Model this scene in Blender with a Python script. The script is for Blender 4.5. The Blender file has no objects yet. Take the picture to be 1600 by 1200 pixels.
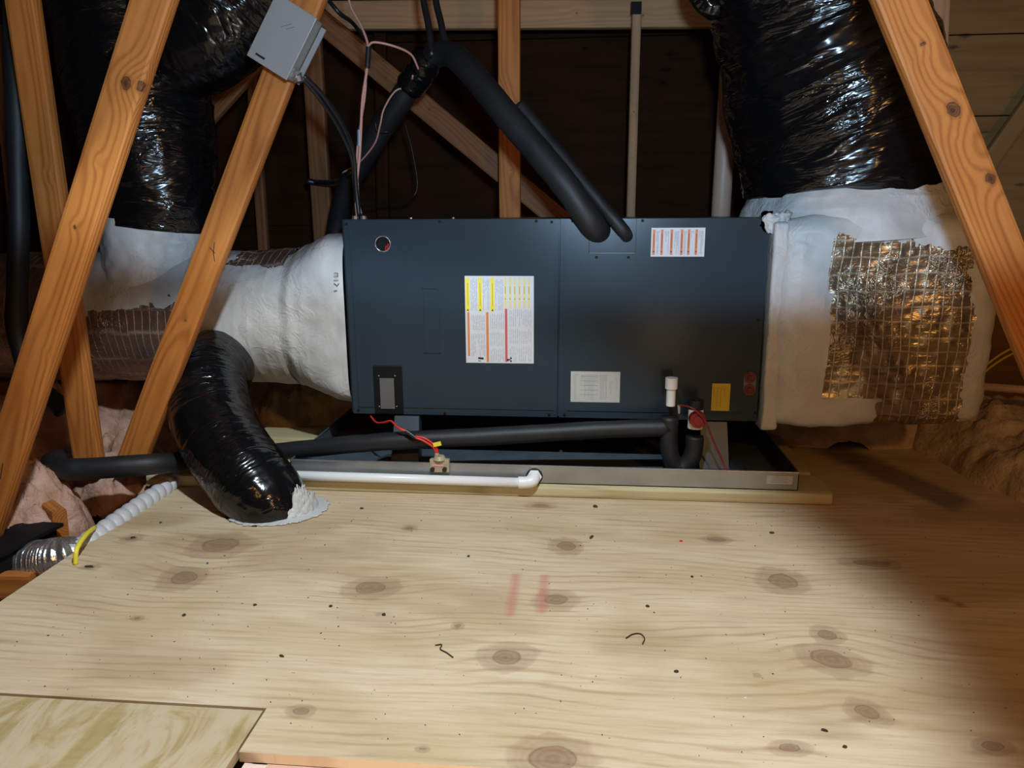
import bpy, bmesh, math, random
import numpy as np
from mathutils import Vector, Matrix
PI = math.pi
random.seed(7)
RNG = np.random.default_rng(7)
SC = bpy.context.scene
COL = SC.collection

# ------------------------------------------------------------------ camera
CAM = np.array([0.7558, -2.3353, 0.8450]); YAW, PITCH, ROLL, FPX = -0.0955, 0.2234, -0.0056, 1186.3
_f = np.array([math.sin(YAW)*math.cos(PITCH), math.cos(YAW)*math.cos(PITCH), -math.sin(PITCH)])
_r0 = np.array([math.cos(YAW), -math.sin(YAW), 0.0]); _u0 = np.cross(_r0, _f)
_r = _r0*math.cos(ROLL) + _u0*math.sin(ROLL); _u = -_r0*math.sin(ROLL) + _u0*math.cos(ROLL)
cd = bpy.data.cameras.new('camera'); cam = bpy.data.objects.new('camera', cd); COL.objects.link(cam)
cd.sensor_fit = 'HORIZONTAL'; cd.sensor_width = 36.0; cd.lens = 36.0*FPX/1600.0
cd.clip_start = 0.02; cd.clip_end = 50
M4 = Matrix(((_r[0], _u[0], -_f[0], CAM[0]), (_r[1], _u[1], -_f[1], CAM[1]), (_r[2], _u[2], -_f[2], CAM[2]), (0, 0, 0, 1)))
cam.matrix_world = M4
SC.camera = cam

# ------------------------------------------------------------------ world, light, exposure
SC.view_settings.view_transform = 'Standard'; SC.view_settings.look = 'None'
SC.view_settings.exposure = 0.0; SC.view_settings.gamma = 1.0; SC.view_settings.use_curve_mapping = False
W = bpy.data.worlds.new('attic_dark'); SC.world = W; W.use_nodes = True
W.node_tree.nodes['Background'].inputs[0].default_value = (1.0, 0.75, 0.5, 1)
W.node_tree.nodes['Background'].inputs[1].default_value = 0.0015

def lamp(name, typ, loc, power, color, target=None, **kw):
    l = bpy.data.lights.new(name, typ); l.energy = power; l.color = color
    o = bpy.data.objects.new(name, l); COL.objects.link(o); o.location = loc
    for k, v in kw.items(): setattr(l, k, v)
    if target is not None:
        o.rotation_euler = (Vector(target) - Vector(loc)).to_track_quat('-Z', 'Y').to_euler()
    return o
COOL = (0.76, 0.90, 1.0); WARM = (1.0, 0.50, 0.15)
lamp('work_light', 'SPOT', (0.62, -1.55, 1.90), 176, COOL, (0.16, -1.0, 0.0), spot_size=math.radians(76), spot_blend=0.30, shadow_soft_size=0.04)
lamp('upper_light', 'SPOT', (0.85, -2.35, 1.02), 160, (0.50, 0.74, 1.0), (0.85, -1.35, 2.90), spot_size=math.radians(150), spot_blend=0.08, shadow_soft_size=0.05)
lamp('hatch_lamp', 'POINT', (1.22, -2.25, 0.14), 2.6, (1.0, 0.80, 0.60), shadow_soft_size=0.05)
lamp('warm_bulb', 'POINT', (2.0, -2.6, 1.5), 38, WARM, shadow_soft_size=0.08)
lamp('warm_fill_left', 'POINT', (-0.1, -2.7, 1.3), 5.5, WARM, shadow_soft_size=0.08)  # added fill with no known source, brightens the left boards
lamp('hall_light', 'AREA', (0.62, -1.75, -0.26), 5, (1.0, 0.85, 0.78), (0.62, -1.2, 0.0), shape='RECTANGLE', size=0.5, size_y=0.3)

# ------------------------------------------------------------------ pixel -> place helpers
def ray(x, y): return _f + (x-800.0)/FPX*_r - (y-600.0)/FPX*_u
def at(x, y, Y):
    d = ray(x, y); return CAM + d*(Y-CAM[1])/d[1]
def fl(x, y, Z=0.0):
    d = ray(x, y); return CAM + d*(Z-CAM[2])/d[2]

# ------------------------------------------------------------------ noise
def _hash(ix, iy, iz, s):
    h = (ix*374761393 + iy*668265263 + iz*2147483647 + s*1274126177) & 0xFFFFFFFF
    h = ((h ^ (h >> 13))*1274126177) & 0xFFFFFFFF
    h = ((h ^ (h >> 15))*2246822519) & 0xFFFFFFFF
    return ((h ^ (h >> 16)) & 0xFFFFFF)/float(0x7FFFFF) - 1.0
def vn(p, s=0):
    p = np.asarray(p, float); i = np.floor(p).astype(np.int64); f = p-i; f = f*f*f*(f*(f*6-15)+10)
    r = 0
    for a in (0, 1):
        for b in (0, 1):
            for c in (0, 1):
                w = (f[:, 0] if a else 1-f[:, 0])*(f[:, 1] if b else 1-f[:, 1])*(f[:, 2] if c else 1-f[:, 2])
                r = r + w*_hash(i[:, 0]+a, i[:, 1]+b, i[:, 2]+c, s)
    return r
def fbm(p, oct=4, s=0, gain=0.5):
    r = 0; a = 1.0; p = np.asarray(p, float)
    for k in range(oct):
        r = r + a*vn(p*(2.03**k), s+k*17); a *= gain
    return r
def ridge(p, s=0): return 1-np.abs(vn(p, s))*2

# ------------------------------------------------------------------ materials
MATS = {}
def newmat(name):
    m = bpy.data.materials.new(name); m.use_nodes = True
    nt = m.node_tree; return m, nt, nt.nodes['Principled BSDF']
class NT:
    def __init__(s, nt): s.nt = nt
    def n(s, t, **kw):
        o = s.nt.nodes.new(t)
        for k, v in kw.items(): setattr(o, k, v)
        return o
    def l(s, a, b): s.nt.links.new(a, b)
    def math(s, op, a, b=None, c=None):
        o = s.n('ShaderNodeMath', operation=op)
        for i, v in enumerate((a, b, c)):
            if v is None: continue
            if isinstance(v, (int, float)): o.inputs[i].default_value = v
            else: s.l(v, o.inputs[i])
        return o.outputs[0]
    def coord(s, which='Object', scale=(1, 1, 1), rot=(0, 0, 0)):
        t = s.n('ShaderNodeTexCoord'); m = s.n('ShaderNodeMapping'); m.inputs['Scale'].default_value = scale; m.inputs['Rotation'].default_value = rot
        s.l(t.outputs[which], m.inputs[0]); return m.outputs[0]
    def noise(s, vec, scale, detail=3, rough=0.5, dist=0.0):
        o = s.n('ShaderNodeTexNoise'); s.l(vec, o.inputs['Vector'])
        o.inputs['Scale'].default_value = scale; o.inputs['Detail'].default_value = detail; o.inputs['Roughness'].default_value = rough; o.inputs['Distortion'].default_value = dist
        return o.outputs['Fac']
    def ramp(s, fac, stops):
        o = s.n('ShaderNodeValToRGB'); s.l(fac, o.inputs[0]); e = o.color_ramp.elements
        while len(e) < len(stops): e.new(0.5)
        for k, (p, c) in enumerate(stops):
            e[k].position = p; e[k].color = (c, c, c, 1) if isinstance(c, (int, float)) else (*c, 1)
        return o.outputs[0]
    def mix(s, fac, a, b, mode='MIX'):
        o = s.n('ShaderNodeMix', data_type='RGBA', blend_type=mode)
        for i, v in ((0, fac), (6, a), (7, b)):
            if isinstance(v, (int, float)): o.inputs[i].default_value = v
            elif isinstance(v, tuple): o.inputs[i].default_value = (*v, 1)
            else: s.l(v, o.inputs[i])
        return o.outputs[2]
    def bump(s, h, strength, dist, prev=None):
        o = s.n('ShaderNodeBump'); s.l(h, o.inputs['Height']); o.inputs['Strength'].default_value = strength; o.inputs['Distance'].default_value = dist
        if prev is not None: s.l(prev, o.inputs['Normal'])
        return o.outputs[0]
def plain(name, col, rough=0.5, metal=0.0, bump=None, var=0.0, coat=0.0, scale=(1, 1, 1)):
    if name in MATS: return MATS[name]
    m, nt, b = newmat(name); N = NT(nt)
    b.inputs['Roughness'].default_value = rough; b.inputs['Metallic'].default_value = metal; b.inputs['Coat Weight'].default_value = coat
    v = N.coord('Object', scale)
    n = N.noise(v, 9, 4)
    lo = tuple(c*(1-var) for c in col); hi = tuple(min(1, c*(1+var)) for c in col)
    N.l(N.ramp(n, [(0.3, lo), (0.7, hi)]), b.inputs['Base Color'])
    if bump:
        N.l(N.bump(N.noise(v, bump[0], 3), bump[1], bump[2]), b.inputs['Normal'])
    MATS[name] = m; return m

def wood(name, light, dark, knot, freq, ringc=0.5, streak=(4, 70, 70), rough=0.6, stain=0.25):
    m, nt, b = newmat(name); N = NT(nt)
    aF = N.n('ShaderNodeAttribute', attribute_name='F').outputs['Fac']
    aK = N.n('ShaderNodeAttribute', attribute_name='K').outputs['Fac']
    v = N.coord('Object')
    n1 = N.noise(N.coord('Object', (1.2, 6, 6)), 2.5, 3)
    f = N.math('ADD', aF, N.math('MULTIPLY', n1, 0.9/freq))
    rings = N.math('MULTIPLY_ADD', N.math('SINE', N.math('MULTIPLY', f, freq*6.283)), 0.5, 0.5)
    rings = N.math('POWER', rings, 2.2)
    st = N.noise(N.coord('Object', streak), 1.0, 5, 0.6)
    st2 = N.ramp(st, [(0.35, 0.0), (0.7, 1.0)])
    pat = N.noise(N.coord('Object', (1.5, 4, 4)), 1.6, 3)
    fac = N.math('ADD', N.math('MULTIPLY', rings, ringc), N.math('MULTIPLY', st2, 0.35))
    fac = N.math('ADD', fac, N.math('MULTIPLY', N.math('SUBTRACT', pat, 0.5), stain*2))
    c = N.mix(N.ramp(fac, [(0.0, 0.0), (1.0, 1.0)]), light, dark)
    kn = N.ramp(aK, [(0.0, 1.0), (0.50, 0.85), (0.62, 0.95), (0.70, 0.35), (1.0, 0.0)])
    krings = N.math('MULTIPLY_ADD', N.math('SINE', N.math('MULTIPLY', aK, 32.0)), 0.14, 0.86)
    kk = N.math('MULTIPLY', kn, krings)
    c = N.mix(kk, c, knot)
    core = N.ramp(aK, [(0.0, 0.55), (0.30, 0.4), (0.42, 0.0)])
    c = N.mix(core, c, tuple(k*0.45 for k in knot))
    N.l(c, b.inputs['Base Color'])
    b.inputs['Roughness'].default_value = rough; b.inputs['Specular IOR Level'].default_value = 0.3
    N.l(N.bump(N.math('ADD', st, N.math('MULTIPLY', rings, 0.4)), 0.25, 0.002), b.inputs['Normal'])
    MATS[name] = m; return m

def ply(name, light, dark, knot, rot=0.0, blot=1.0):
    m, nt, b = newmat(name); N = NT(nt)
    aF = N.n('ShaderNodeAttribute', attribute_name='F').outputs['Fac']
    aK = N.n('ShaderNodeAttribute', attribute_name='K').outputs['Fac']
    aR = N.n('ShaderNodeAttribute', attribute_name='R').outputs['Fac']
    aS = N.n('ShaderNodeAttribute', attribute_name='S').outputs['Fac']
    n1 = N.noise(N.coord('Object', (1.3, 5, 1), (0, 0, rot)), 2.2, 4, 0.55)
    f = N.math('ADD', aF, N.math('MULTIPLY', n1, 0.05))
    s1 = N.math('MULTIPLY_ADD', N.math('SINE', N.math('MULTIPLY', f, 215.0)), 0.5, 0.5)
    s1 = N.math('POWER', s1, 5.0)
    br = N.ramp(N.noise(N.coord('Object', (2, 5, 1), (0, 0, rot)), 1.9, 3), [(0.42, 0.0), (0.64, 1.0)])
    nearK = N.ramp(N.math('MULTIPLY', aK, 0.5), [(0.50, 1.0), (0.98, 0.0)])
    s1 = N.math('MULTIPLY', s1, N.math('MAXIMUM', br, nearK))
    st = N.noise(N.coord('Object', (4, 80, 1), (0, 0, rot)), 1.0, 6, 0.72)
    st2 = N.ramp(st, [(0.45, 0.0), (0.78, 1.0)])
    dash = N.ramp(N.noise(N.coord('Object', (26, 330, 1), (0, 0, rot)), 1.0, 3, 0.6), [(0.64, 0.0), (0.76, 1.0)])
    pat = N.noise(N.coord('Object', (1.0, 2.6, 1), (0, 0, rot)), 2.3, 4, 0.55, 0.6)
    c = N.mix(N.ramp(pat, [(0.36, 0.0), (0.66, 1.0)]), light, tuple(l*(1-(1-k)*blot) for l, k in zip(light, (0.80, 0.76, 0.66))))
    c = N.mix(N.math('MULTIPLY', st2, 0.60), c, dark)
    c = N.mix(N.math('MULTIPLY', s1, 0.62), c, dark)
    c = N.mix(N.math('MULTIPLY', dash, 0.40), c, tuple(d*0.55 for d in dark))
    c = N.mix(N.math('MULTIPLY', aS, 0.36), c, tuple(d*0.75 for d in dark))
    kn = N.ramp(aK, [(0.0, 0.9), (0.42, 0.8), (0.50, 0.46), (0.80, 0.38), (0.92, 0.28), (1.0, 0.0)])
    kr = N.math('MULTIPLY_ADD', N.math('SINE', N.math('MULTIPLY', N.math('ADD', aK, n1), 34.0)), 0.07, 0.90)
    c = N.mix(N.math('MULTIPLY', kn, kr), c, knot)
    c = N.mix(N.ramp(aK, [(0.40, 0.0), (0.45, 0.35), (0.49, 0.0)]), c, tuple(k*0.35 for k in knot))
    red = N.math('MULTIPLY', aR, N.math('MULTIPLY_ADD', N.math('SINE', N.math('MULTIPLY', aF, 900.0)), 0.3, 0.5))
    c = N.mix(red, c, (0.55, 0.13, 0.11))
    spk = N.ramp(N.noise(N.coord('Object', (1, 1.6, 1), (0, 0, rot)), 75, 2), [(0.74, 0.0), (0.77, 1.0)])
    c = N.mix(N.math('MULTIPLY', spk, 0.7), c, (0.08, 0.06, 0.05))
    if blot > 1.5:
        bl = N.noise(N.coord('Object', (9, 3.2, 1), (0, 0, -0.55)), 1.5, 5, 0.62, 1.3)
        c = N.mix(N.ramp(bl, [(0.40, 0.0), (0.52, 0.75), (0.58, 0.85)]), c, (0.58, 0.46, 0.30))
        c = N.mix(N.ramp(bl, [(0.60, 0.0), (0.70, 0.8)]), c, (0.40, 0.235, 0.12))
    N.l(c, b.inputs['Base Color']); b.inputs['Roughness'].default_value = 0.68; b.inputs['Specular IOR Level'].default_value = 0.25
    N.l(N.bump(N.math('ADD', st, dash), 0.3, 0.0015), b.inputs['Normal'])
    MATS[name] = m; return m

def plastic(name, k=1.0, facets=1.0):
    m, nt, b = newmat(name); N = NT(nt)
    b.inputs['Base Color'].default_value = (0.004, 0.0045, 0.005, 1)
    b.inputs['Specular IOR Level'].default_value = 0.6
    uv = N.coord('UV')
    # long creases with sharp crests, and a crackle of small facets between them
    n = N.noise(N.coord('UV', (16, 3.2, 1), (0, 0, 0.22)), 1.0, 2, 0.5, 1.2)
    r1 = N.math('ABSOLUTE', N.math('SUBTRACT', n, 0.5))
    n2 = N.noise(N.coord('UV', (46, 12, 1), (0, 0, 0.3)), 1.0, 2, 0.5, 1.6)
    r2 = N.math('ABSOLUTE', N.math('SUBTRACT', n2, 0.5))
    vo = N.n('ShaderNodeTexVoronoi', feature='F1'); N.l(N.coord('UV', (34, 13, 1), (0, 0, 0.25)), vo.inputs['Vector'])
    vo.inputs['Scale'].default_value = 1.0
    patch = N.ramp(N.noise(uv, 5.5, 2), [(0.42, 0.0), (0.60, 1.0)])
    h = N.math('ADD', N.math('MULTIPLY', r1, 1.0), N.math('MULTIPLY', N.math('ADD', N.math('MULTIPLY', r2, 0.45*facets), N.math('MULTIPLY', vo.outputs['Distance'], 0.28*facets)), patch))
    N.l(N.bump(h, 0.75*k, 0.022), b.inputs['Normal'])
    N.l(N.ramp(N.noise(N.coord('Object'), 9, 3), [(0.3, 0.11), (0.7, 0.24)]), b.inputs['Roughness'])
    MATS[name] = m; return m
def foil(name, col, grid=(48, 48), rough=0.2, crumple=1.0, la=0.40):
    m, nt, b = newmat(name); N = NT(nt)
    t = N.n('ShaderNodeTexCoord'); sp = N.n('ShaderNodeSeparateXYZ'); N.l(t.outputs['UV'], sp.inputs[0])
    wob = N.math('MULTIPLY', N.noise(t.outputs['UV'], 6, 2), 0.8)
    def lines(o, f):
        x = N.math('PINGPONG', N.math('ADD', N.math('MULTIPLY', o, f), wob), 0.5)
        return N.ramp(x, [(0.0, 1.0), (0.05, 0.55), (0.09, 0.0)])
    g = N.math('MAXIMUM', lines(sp.outputs[0], grid[0]), N.math('MULTIPLY', lines(sp.outputs[1], grid[1]), 0.6))
    # heavy crumpling only in patches, faint horizontal pulls elsewhere
    patch = N.ramp(N.noise(t.outputs['UV'], 3.6, 2, 0.5), [(0.53, 0.14), (0.62, 1.0)])
    c1 = N.noise(N.coord('UV', (17, 30, 1), (0, 0, 0.35)), 1.0, 3, 0.55, 2.0)
    r1 = N.math('ABSOLUTE', N.math('SUBTRACT', c1, 0.5))
    pull = N.noise(N.coord('UV', (5, 48, 1), (0, 0, -0.05)), 1.0, 3, 0.55)
    h = N.math('ADD', N.math('MULTIPLY', N.math('MULTIPLY', r1, 1.5), patch), N.math('MULTIPLY', pull, 0.20))
    b1 = N.bump(h, 0.8*crumple, 0.02)
    N.l(N.bump(g, 0.5, 0.0015, b1), b.inputs['Normal'])
    c = N.mix(N.math('MULTIPLY', g, la), col, (0.70, 0.62, 0.50))
    N.l(c, b.inputs['Base Color'])
    N.l(N.math('MULTIPLY_ADD', g, 0.3, rough), b.inputs['Roughness'])
    N.l(N.math('MULTIPLY_ADD', g, -0.5, 0.85), b.inputs['Metallic'])
    MATS[name] = m; return m
def mastic(name, col=(0.62, 0.62, 0.60)):
    m, nt, b = newmat(name); N = NT(nt)
    v = N.coord('Object')
    big = N.noise(v, 9, 4, 0.55, 0.7); fine = N.noise(v, 70, 3, 0.6)
    cr = N.math('ABSOLUTE', N.math('SUBTRACT', N.noise(v, 14, 3, 0.5, 1.2), 0.5))
    crk = N.ramp(cr, [(0.0, 0.0), (0.05, 1.0)])
    cw = N.ramp(N.noise(v, 5, 2), [(0.55, 0.0), (0.65, 1.0)])
    N.l(N.mix(N.ramp(big, [(0.35, 0.0), (0.7, 1.0)]), tuple(c*0.84 for c in col), col), b.inputs['Base Color'])
    b.inputs['Roughness'].default_value = 0.5
    crk2 = N.math('MULTIPLY', N.math('SUBTRACT', 1.0, crk), cw)
    wr = N.noise(N.coord('Object', (1, 1, 1)), 15, 3, 0.55, 1.0); wr = N.math('ABSOLUTE', N.math('SUBTRACT', wr, 0.5))
    wr = N.ramp(wr, [(0.0, 1.0), (0.09, 0.0)]); wr = N.math('MULTIPLY', wr, N.ramp(N.noise(v, 4.5, 2), [(0.45, 0.0), (0.6, 1.0)]))
    N.l(N.bump(fine, 0.08, 0.003, N.bump(wr, 0.30, 0.005, N.bump(crk2, 0.2, -0.006, N.bump(big, 0.3, 0.012)))), b.inputs['Normal'])
    MATS[name] = m; return m

PINE = wood('pine_board', (0.50, 0.185, 0.040), (0.28, 0.078, 0.013), (0.035, 0.010, 0.005), 125, 0.55)
PINED = wood('pine_board_shaded', (0.24, 0.10, 0.035), (0.13, 0.045, 0.012), (0.03, 0.01, 0.005), 110, 0.45)  # darker copy of the pine; dimness of the rear framing is in its colour
PINEB = wood('pine_board_pale', (0.52, 0.30, 0.15), (0.34, 0.17, 0.075), (0.06, 0.025, 0.015), 90, 0.35)
TREAT = wood('treated_board', (0.60, 0.53, 0.32), (0.40, 0.33, 0.16), (0.2, 0.13, 0.06), 210, 0.6)
DARKP = wood('shaded_sheathing', (0.040, 0.015, 0.006), (0.020, 0.008, 0.003), (0.008, 0.003, 0.002), 20, 0.3)  # near-black wood: the shade at the back is put into the colour
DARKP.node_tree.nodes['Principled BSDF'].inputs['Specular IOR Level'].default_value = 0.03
PLY = ply('floor_plywood', (0.72, 0.57, 0.385), (0.42, 0.27, 0.14), (0.25, 0.145, 0.080))
PLYX = ply('floor_plywood_turned', (0.60, 0.48, 0.27), (0.36, 0.23, 0.10), (0.2, 0.12, 0.08), 1.25, 2.0)
BLACK = plastic('black_duct_wrap')
BLACKS = plastic('black_branch_wrap', 0.66, 1.3)
FOILW = foil('duct_foil_warm', (0.42, 0.36, 0.26), (38, 22), 0.30, 0.85)
FOILP = foil('duct_foil_left', (0.48, 0.33, 0.26), (38, 9), 0.36, 1.1, 0.16)
MAST = mastic('white_duct_mastic')
STEEL = plain('painted_cabinet_steel', (0.028, 0.043, 0.055), 0.24, 0.0, (260, 0.06, 0.001), 0.04)
STEEL.node_tree.nodes['Principled BSDF'].inputs['Specular IOR Level'].default_value = 0.24
STEELD = plain('dark_steel', (0.006, 0.007, 0.007), 0.6, 0.0, None, 0.1)
STEELD.node_tree.nodes['Principled BSDF'].inputs['Specular IOR Level'].default_value = 0.2
FOOTM = plain('foot_steel', (0.065, 0.09, 0.105), 0.4, 0.3, None, 0.1)
GALV = plain('galvanised_steel', (0.42, 0.43, 0.43), 0.36, 0.85, (30, 0.05, 0.002), 0.15)
PANIN = plain('pan_inside', (0.10, 0.13, 0.155), 0.42, 0.25, (30, 0.08, 0.002), 0.2)
FOAM = plain('black_foam_insulation', (0.010, 0.0115, 0.0125), 0.55, 0.0, (120, 0.15, 0.002), 0.25)
PVC = plain('white_pvc', (0.88, 0.88, 0.88), 0.35, 0.0, None, 0.02)
PVCW = plain('pvc_pink_lit', (0.60, 0.40, 0.29), 0.45, 0.0, None, 0.04)  # white pipe with the warm pink light mixed into its colour
RUBBER = plain('black_cable', (0.012, 0.013, 0.015), 0.35)
PINKW = plain('thermostat_cable', (0.52, 0.27, 0.22), 0.5)
REDW = plain('red_wire', (0.75, 0.03, 0.02), 0.4)
REDDK = plain('red_cap', (0.22, 0.010, 0.008), 0.45)
YEL = plain('yellow_label', (0.72, 0.53, 0.02), 0.5)
YELB = plain('bright_yellow', (0.85, 0.72, 0.05), 0.5)
YELP = plain('pale_yellow', (0.78, 0.66, 0.22), 0.5)
ORG = plain('orange_stripe', (0.72, 0.22, 0.06), 0.5)
REDS = plain('red_stripe', (0.62, 0.10, 0.10), 0.5)
PAPER = plain('label_paper', (0.66, 0.67, 0.70), 0.45)
PAPERG = plain('label_paper_grey', (0.50, 0.50, 0.47), 0.5)
INKG = plain('grey_print', (0.30, 0.31, 0.34), 0.6)
INK = plain('black_print', (0.02, 0.02, 0.02), 0.6)
INKB = plain('brown_print', (0.30, 0.16, 0.02), 0.6)
GREYBOX = plain('grey_enclosure', (0.25, 0.25, 0.235), 0.4, 0.0, None, 0.05)
ZINC = plain('zinc_fitting', (0.65, 0.66, 0.68), 0.25, 0.9)
TAN = plain('tan_plastic', (0.42, 0.35, 0.22), 0.45)
BLUE = plain('blue_scrap', (0.02, 0.10, 0.18), 0.5)
BARK = plain('dark_chip', (0.06, 0.035, 0.02), 0.8)
HOSE = plain('hose_white', (0.55, 0.55, 0.56), 0.4, 0.0, None, 0.05)
SILVER = plain('silver_flex', (0.62, 0.62, 0.63), 0.22, 0.9, (60, 0.5, 0.006), 0.1)
def fluff(name, col, alt):
    m, nt, b = newmat(name); N = NT(nt); v = N.coord('Object')
    n = N.noise(v, 13, 5, 0.62, 0.15); n2 = N.noise(v, 60, 5, 0.75)
    N.l(N.mix(N.ramp(n, [(0.38, 0.0), (0.62, 1.0)]), col, alt), b.inputs['Base Color']); b.inputs['Roughness'].default_value = 0.95
    b.inputs['Specular IOR Level'].default_value = 0.1
    N.l(N.bump(n2, 0.5, 0.006, N.bump(n, 0.7, 0.03)), b.inputs['Normal']); return m
PINKF = fluff('pink_fibreglass', (0.58, 0.36, 0.28), (0.40, 0.22, 0.14))
WHITEF = fluff('white_fibreglass', (0.55, 0.54, 0.50), (0.36, 0.36, 0.33))
TANF = fluff('tan_fibreglass', (0.74, 0.58, 0.40), (0.52, 0.38, 0.22))

# ------------------------------------------------------------------ mesh helpers
class MB:
    def __init__(s): s.v = []; s.f = []; s.uv = []; s.smooth = False
    def add(s, V, F, UV=None):
        k = len(s.v); s.v.extend([tuple(map(float, p)) for p in V]); s.f.extend([tuple(int(i)+k for i in q) for q in F])
        s.uv.extend(UV if UV is not None else [(p[0], p[2]) for p in V]); return s
    def box(s, a, b):
        x0, y0, z0 = a; x1, y1, z1 = b
        return s.obox(((x0+x1)/2, (y0+y1)/2, (z0+z1)/2), (1, 0, 0), (0, 1, 0), (0, 0, 1), (abs(x1-x0), abs(y1-y0), abs(z1-z0)))
    def obox(s, c, ex, ey, ez, d):
        c = np.array(c, float); E = [np.array(e, float)/np.linalg.norm(e) for e in (ex, ey, ez)]
        if np.dot(np.cross(E[0], E[1]), E[2]) < 0: E[1] = -E[1]
        V = [c+E[0]*d[0]/2*i+E[1]*d[1]/2*j+E[2]*d[2]/2*k for i in (-1, 1) for j in (-1, 1) for k in (-1, 1)]
        return s.add(V, [(0, 1, 3, 2), (4, 6, 7, 5), (0, 4, 5, 1), (2, 3, 7, 6), (0, 2, 6, 4), (1, 5, 7, 3)])
    def prism(s, poly, y0, y1):   # poly in (x,z)
        n = len(poly); V = [(x, y0, z) for x, z in poly]+[(x, y1, z) for x, z in poly]
        ar = sum(poly[i][0]*poly[(i+1) % n][1]-poly[(i+1) % n][0]*poly[i][1] for i in range(n))
        F = [tuple(range(n)), tuple(range(2*n-1, n-1, -1))]+[(i, i+n, (i+1) % n+n, (i+1) % n) for i in range(n)]
        if ar < 0: F = [tuple(reversed(f)) for f in F]
        return s.add(V, F)
    def cyl(s, p0, p1, r0, r1=None, n=20, cap=True):
        r1 = r0 if r1 is None else r1
        p0 = np.array(p0, float); p1 = np.array(p1, float); d = p1-p0; L = np.linalg.norm(d); d = d/L
        a = np.cross(d, (0, 0, 1) if abs(d[2]) < .9 else (1, 0, 0)); a /= np.linalg.norm(a); b = np.cross(d, a)
        V = []
        for p, r in ((p0, r0), (p1, r1)):
            for i in range(n):
                t = 2*PI*i/n; V.append(p+a*r*math.cos(t)+b*r*math.sin(t))
        F = [(i, (i+1) % n, (i+1) % n+n, i+n) for i in range(n)]
        if cap: F += [tuple(range(n-1, -1, -1)), tuple(range(n, 2*n))]
        return s.add(V, F)
def catmull(P, n):
    P = [np.array(p, float) for p in P]; Q = [2*P[0]-P[1]]+P+[2*P[-1]-P[-2]]
    out = []; m = len(P)-1
    for k in range(n+1):
        t = k/n*m; i = min(int(t), m-1); u = t-i
        a, b, c, d = Q[i:i+4]
        out.append(0.5*((2*b)+(c-a)*u+(2*a-5*b+4*c-d)*u*u+(3*b-a-3*c+d)*u**3))
    return np.array(out)
def tube(path, rad, ns=60, nr=16, disp=None, cap=True, mb=None, squash=None, up=(0.13, 0.2, 1)):
    """swept tube; rad: number or list per control point; disp(s, th, P)->radial offset"""
    C = catmull(path, ns)
    if isinstance(rad, (int, float)): R = np.full(ns+1, float(rad))
    else: R = np.interp(np.linspace(0, 1, ns+1), np.linspace(0, 1, len(rad)), rad)
    T = np.gradient(C, axis=0); T /= np.linalg.norm(T, axis=1)[:, None]
    a = np.cross(T[0], np.array(up, float)); a /= np.linalg.norm(a); A = [a]
    for i in range(1, ns+1):
        a = A[-1]-T[i]*np.dot(A[-1], T[i]); A.append(a/np.linalg.norm(a))
    A = np.array(A); B = np.cross(T, A)
    s = np.concatenate([[0], np.cumsum(np.linalg.norm(np.diff(C, axis=0), axis=1))])
    th = np.arange(nr)*2*PI/nr
    S, TH = np.meshgrid(s, th, indexing='ij'); RR = np.repeat(R[:, None], nr, 1)
    rbase = RR.copy()
    D = A[:, None, :]*np.cos(TH)[..., None]+B[:, None, :]*np.sin(TH)[..., None]
    P0 = C[:, None, :]+D*RR[..., None]
    if disp is not None:
        off = disp(S.ravel(), TH.ravel(), P0.reshape(-1, 3), D.reshape(-1, 3)).reshape(S.shape)
        P0 = P0+D*off[..., None]
    V = P0.reshape(-1, 3); UV = list(zip(S.ravel(), (TH*R.mean()).ravel()))
    F = []
    for i in range(ns):
        for j in range(nr):
            k = (j+1) % nr
            F.append((i*nr+j, i*nr+k, (i+1)*nr+k, (i+1)*nr+j))
    if cap:
        F.append(tuple(range(nr-1, -1, -1))); F.append(tuple(ns*nr+j for j in range(nr)))
    mb = mb or MB(); mb.smooth = True; mb.add(V, F, UV); return mb

def wloc(o):
    p = Vector((0, 0, 0))
    while o is not None: p += o.location; o = o.parent
    return p
def obj(name, mb, mat, parent=None, bevel=0.0, smooth=None, attrs=None, local=False):
    V = np.array(mb.v)
    if parent is None:
        loc = np.array([(V[:, 0].min()+V[:, 0].max())/2, (V[:, 1].min()+V[:, 1].max())/2, V[:, 2].min()])
        if local: loc = np.zeros(3)
        base = loc
    else:
        loc = np.zeros(3); base = np.array(wloc(parent))
        if local: base = np.zeros(3)
    me = bpy.data.meshes.new(name); me.from_pydata((V-base).tolist(), [], mb.f); me.update()
    uvl = me.uv_layers.new(name='UVMap'); li = np.zeros(len(me.loops), dtype=np.int32); me.loops.foreach_get('vertex_index', li)
    uvl.data.foreach_set('uv', np.array(mb.uv, dtype=np.float32)[li].ravel())
    if attrs:
        for k, a in attrs.items():
            at_ = me.attributes.new(k, 'FLOAT', 'POINT'); at_.data.foreach_set('value', np.asarray(a, dtype=np.float32))
    me.materials.append(mat)
    sm = mb.smooth if smooth is None else smooth
    if sm: me.polygons.foreach_set('use_smooth', [True]*len(me.polygons))
    o = bpy.data.objects.new(name, me); COL.objects.link(o); o.location = loc
    if parent is not None: o.parent = parent
    if bevel:
        b = o.modifiers.new('bevel', 'BEVEL'); b.width = bevel; b.segments = 2; b.limit_method = 'ANGLE'; b.angle_limit = math.radians(40)
    return o
def tag(o, label, cat, group=None):
    o['label'] = label; o['category'] = cat
    if group: o['group'] = group
    return o
def thing(name, loc, label, cat, group=None):
    o = bpy.data.objects.new(name, None); COL.objects.link(o); o.location = loc; o.empty_display_size = 0.05
    return tag(o, label, cat, group)
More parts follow.
